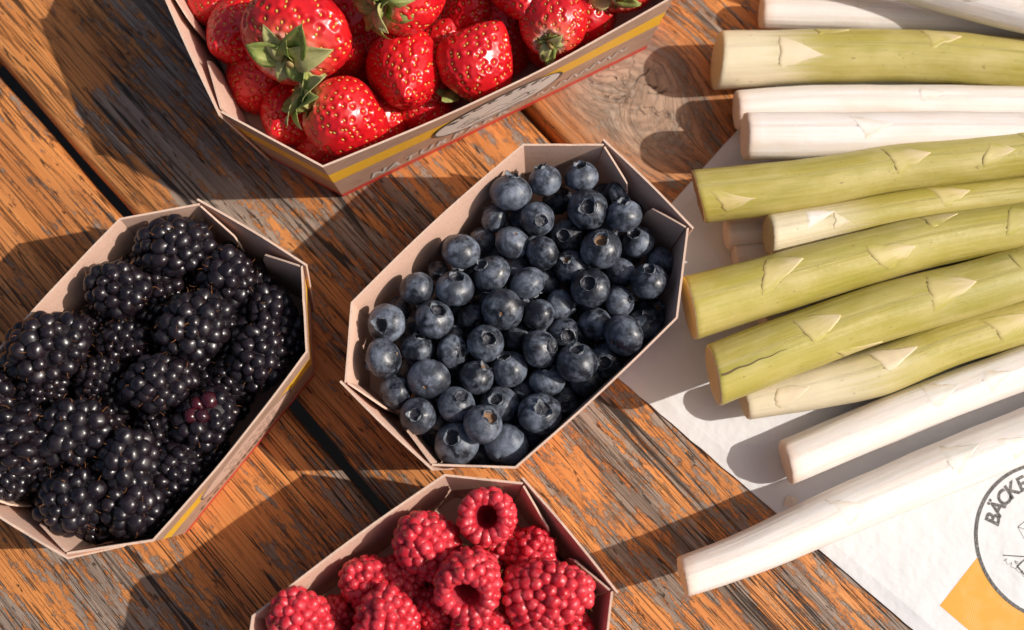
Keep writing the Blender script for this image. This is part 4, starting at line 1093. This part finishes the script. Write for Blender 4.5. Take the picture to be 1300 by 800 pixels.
def asparagus(label, path, kind, bracts=(), slant=(0, 0), seed=0, group=None):
    """path: (px, py, thickness px, height mm or None to lie on the bag)"""
    pts, rd = [], []
    for (px, py, th, z) in path:
        r = th / 2 / FPX * (CAM_Z - .02); z = (r + BAG_T + .0003) if z is None else z / 1000
        pts.append(at(px, py, z)); rd.append(r)
    base = pts[0].copy(); base.z = pts[0].z - rd[0]
    o = thing('asparagus', label, 'asparagus', base, group)
    st = Stalk([p - base for p in pts], rd, seed)
    st.facet = kind == 'white'
    mat = {'white': 'asp_white', 'green': 'asp_green', 'half': 'asp_half', 'pale': 'asp_pale'}[kind]
    obj('stalk', st.body(M[mat], M['cut_white' if kind == 'white' else 'cut_brown' if 'brown dried cut' in label else 'cut'], slant), o)
    for (px, py, ln, wd, bm_) in bracts:
        # place by where it sits along and across the stalk
        best = min(range(len(st.C)), key=lambda i: (lambda c: abs(c[0] - px))(proj(st.C[i] + base)))
        c = proj(st.C[best] + base); r = st.Rr[best]; rpx = r * FPX / (CAM_Z - pts[0].z)
        tn = st.Tn[best]; off = ((px - c[0]) * tn.y + (py - c[1])) / rpx
        phi = math.asin(max(-.97, min(.97, off)))
        obj('bract', st.bract(st.S[best], phi, ln / 1000, wd / 1000 * 1.15, M[bm_], .22 if bm_ == 'bract_white' else .55), o)
    return o, st
def proj(p):
    d = p - Vector((0, CAM_Y, CAM_Z)); f = Vector((0, math.sin(TILT), -math.cos(TILT))); u = Vector((0, math.cos(TILT), math.sin(TILT)))
    k = d.dot(f); return 650 + FPX * d.x / k, 400 - FPX * d.dot(u) / k
B, BP, BW, BC = 'bract', 'bract_pink', 'bract_white', 'bract_cream'
asparagus('white asparagus spear lying on the bare table at the edge of the bundle', [(966, 16, 46, None), (1100, 20, 48, None), (1250, 30, 46, None), (1440, 40, 44, None)], 'white', [(1080, 8, 16, 11, BW)], seed=1)
asparagus('thick white asparagus spear lying slanted across the end of another white one', [(1050, -52, 54, 30), (1170, -20, 58, 30), (1300, 13, 60, 30), (1440, 40, 58, 30)], 'white', [(1215, -2, 16, 12, BW), (1290, 8, 14, 12, BW)], seed=2)
asparagus('thick green asparagus spear with a long white foot lying straight on the table', [(910, 77, 80, None), (1030, 73, 76, None), (1170, 73, 74, None), (1300, 84, 72, None), (1440, 98, 70, None)], 'half',
          [(982, 80, 21, 17, BC), (1030, 45, 16, 9, B), (1164, 52, 17, 18, BP)], (.05, -.1), seed=3)
asparagus('white asparagus spear mostly covered by the one lying on it, between two green ones', [(934, 140, 54, 13), (1050, 134, 56, 14), (1200, 134, 56, 14), (1440, 136, 54, 14)], 'white', [(1160, 128, 12, 9, BW)], seed=4)
asparagus('white asparagus spear lying on another white one, its clean cut end over the paper', [(945, 173, 63, 27), (1080, 172, 62, 27), (1200, 170, 60, 27), (1440, 172, 58, 27)], 'white', [(1080, 170, 16, 13, BW), (1290, 165, 12, 10, BW)], seed=5)
asparagus('plain white asparagus stub end beneath the green spear with the brown cut', [(921, 299, 40, None), (1050, 285, 42, None), (1200, 270, 42, None), (1430, 250, 40, None)], 'white', seed=6)
asparagus('thin white asparagus spear showing only its end beneath two green ones', [(931, 327, 34, None), (1050, 318, 38, None), (1200, 305, 40, None), (1430, 290, 40, None)], 'white', seed=7)
asparagus('white asparagus spear almost hidden beneath the thickest green one', [(969, 412, 46, None), (1090, 372, 48, None), (1250, 335, 46, None), (1430, 320, 44, None)], 'white', seed=8)
asparagus('green asparagus spear with a brown dried cut end, lying over the paper edge', [(886, 250, 72, 27), (960, 242, 70, 28), (1040, 231, 66, 29), (1140, 213, 62, 29), (1230, 204, 60, 29), (1310, 194, 60, 29), (1440, 186, 58, 29)], 'green',
          [(905, 268, 16, 13, BP), (1122, 212, 18, 15, BP), (1236, 208, 14, 12, BP), (1290, 182, 12, 11, B)], (-.12, .12), seed=9)
asparagus('thin asparagus spear, white at the foot and green beyond, under thicker green ones', [(975, 299, 54, 26), (1060, 282, 50, 25), (1180, 261, 50, 23), (1300, 247, 48, 22), (1440, 235, 46, 22)], 'half',
          [(1020, 284, 13, 11, BW), (1052, 287, 7, 8, BC), (1178, 255, 16, 14, BP)], (.02, -.12), seed=10)
asparagus('thick green asparagus spear whose end touches the blueberry punnet', [(874, 392, 82, 33), (970, 364, 76, 32), (1080, 333, 72, 31), (1180, 307, 66, 30), (1300, 287, 62, 29), (1440, 268, 60, 29)], 'green',
          [(963, 358, 20, 19, BP), (1093, 340, 20, 14, BP), (1168, 285, 16, 12, BP), (1268, 288, 16, 15, B)], (-.05, -.1), seed=11)
o5, st5 = asparagus('thick green asparagus spear with a long split running from its cut end', [(905, 477, 78, 32), (1010, 436, 76, 31), (1120, 397, 74, 30), (1220, 370, 70, 29), (1310, 344, 68, 29), (1440, 310, 66, 29)], 'green',
          [(1012, 425, 19, 17, BP), (1168, 378, 22, 19, BP), (1050, 458, 20, 9, BP), (1280, 338, 14, 12, B)], (-.05, -.18), seed=12)
Vs = []
for i in range(20):
    t = i / 19; d = .0003 + .030 * t; wv = .00045 * (1 - t) + .00008
    for q in (-1, 1): Vs.append(st5.at(d, .18 + .02 * math.sin(i), .00012) + st5.frame(d)[2] * wv * q)
obj('split', mesh('split', Vs, [(2 * i, 2 * i + 2, 2 * i + 3, 2 * i + 1) for i in range(19)], M['slit'], False), o5)
asparagus('asparagus spear with a long pale foot tucked below the split green one', [(944, 512, 44, 15), (1030, 492, 58, 15), (1110, 472, 66, 15), (1200, 436, 64, 15), (1310, 402, 62, 15), (1440, 362, 60, 15)], 'pale',
          [(975, 512, 16, 10, BC), (1108, 462, 20, 13, BC), (1248, 428, 20, 16, BP)], (.0, .0), seed=13)
asparagus('white asparagus spear lying alone on the paper beside the pale footed one', [(997, 588, 57, None), (1080, 553, 58, None), (1190, 508, 58, None), (1310, 463, 58, None), (1440, 410, 60, None)], 'white',
          [(1170, 508, 16, 14, BW), (1240, 490, 14, 12, BW)], (-.05, -.15), seed=14)
asparagus('white asparagus spear jutting over the bare wood with its cut end raised', [(866, 733, 49, 26), (950, 702, 55, 24), (1060, 653, 63, 20), (1180, 602, 66, 16), (1310, 549, 68, 13.2), (1440, 495, 68, 13.2)], 'white',
          [(1055, 655, 12, 17, BW), (1190, 590, 18, 16, BW), (1265, 575, 16, 12, BW)], (-.05, -.12), seed=15)
pv = at(1003, 637, BAG_T)
peel = obj('asparagus_peel', mesh('asparagus_peel', [(-.003, -.002, .0002), (.002, -.0025, .0006), (.004, .001, .0004), (0, .0025, .0012), (-.002, .002, .0008), (-.003, -.002, -.0000), (.002, -.0025, .0001), (.004, .001, .0001), (0, .0025, .0004), (-.002, .002, .0002)],
     [(0, 1, 2, 3, 4), (9, 8, 7, 6, 5), (0, 5, 6, 1), (1, 6, 7, 2), (2, 7, 8, 3), (3, 8, 9, 4), (4, 9, 5, 0)], M['bract_white'], False))
peel.location = pv; tag(peel, 'tiny white flake of asparagus peel on the paper', 'peel')
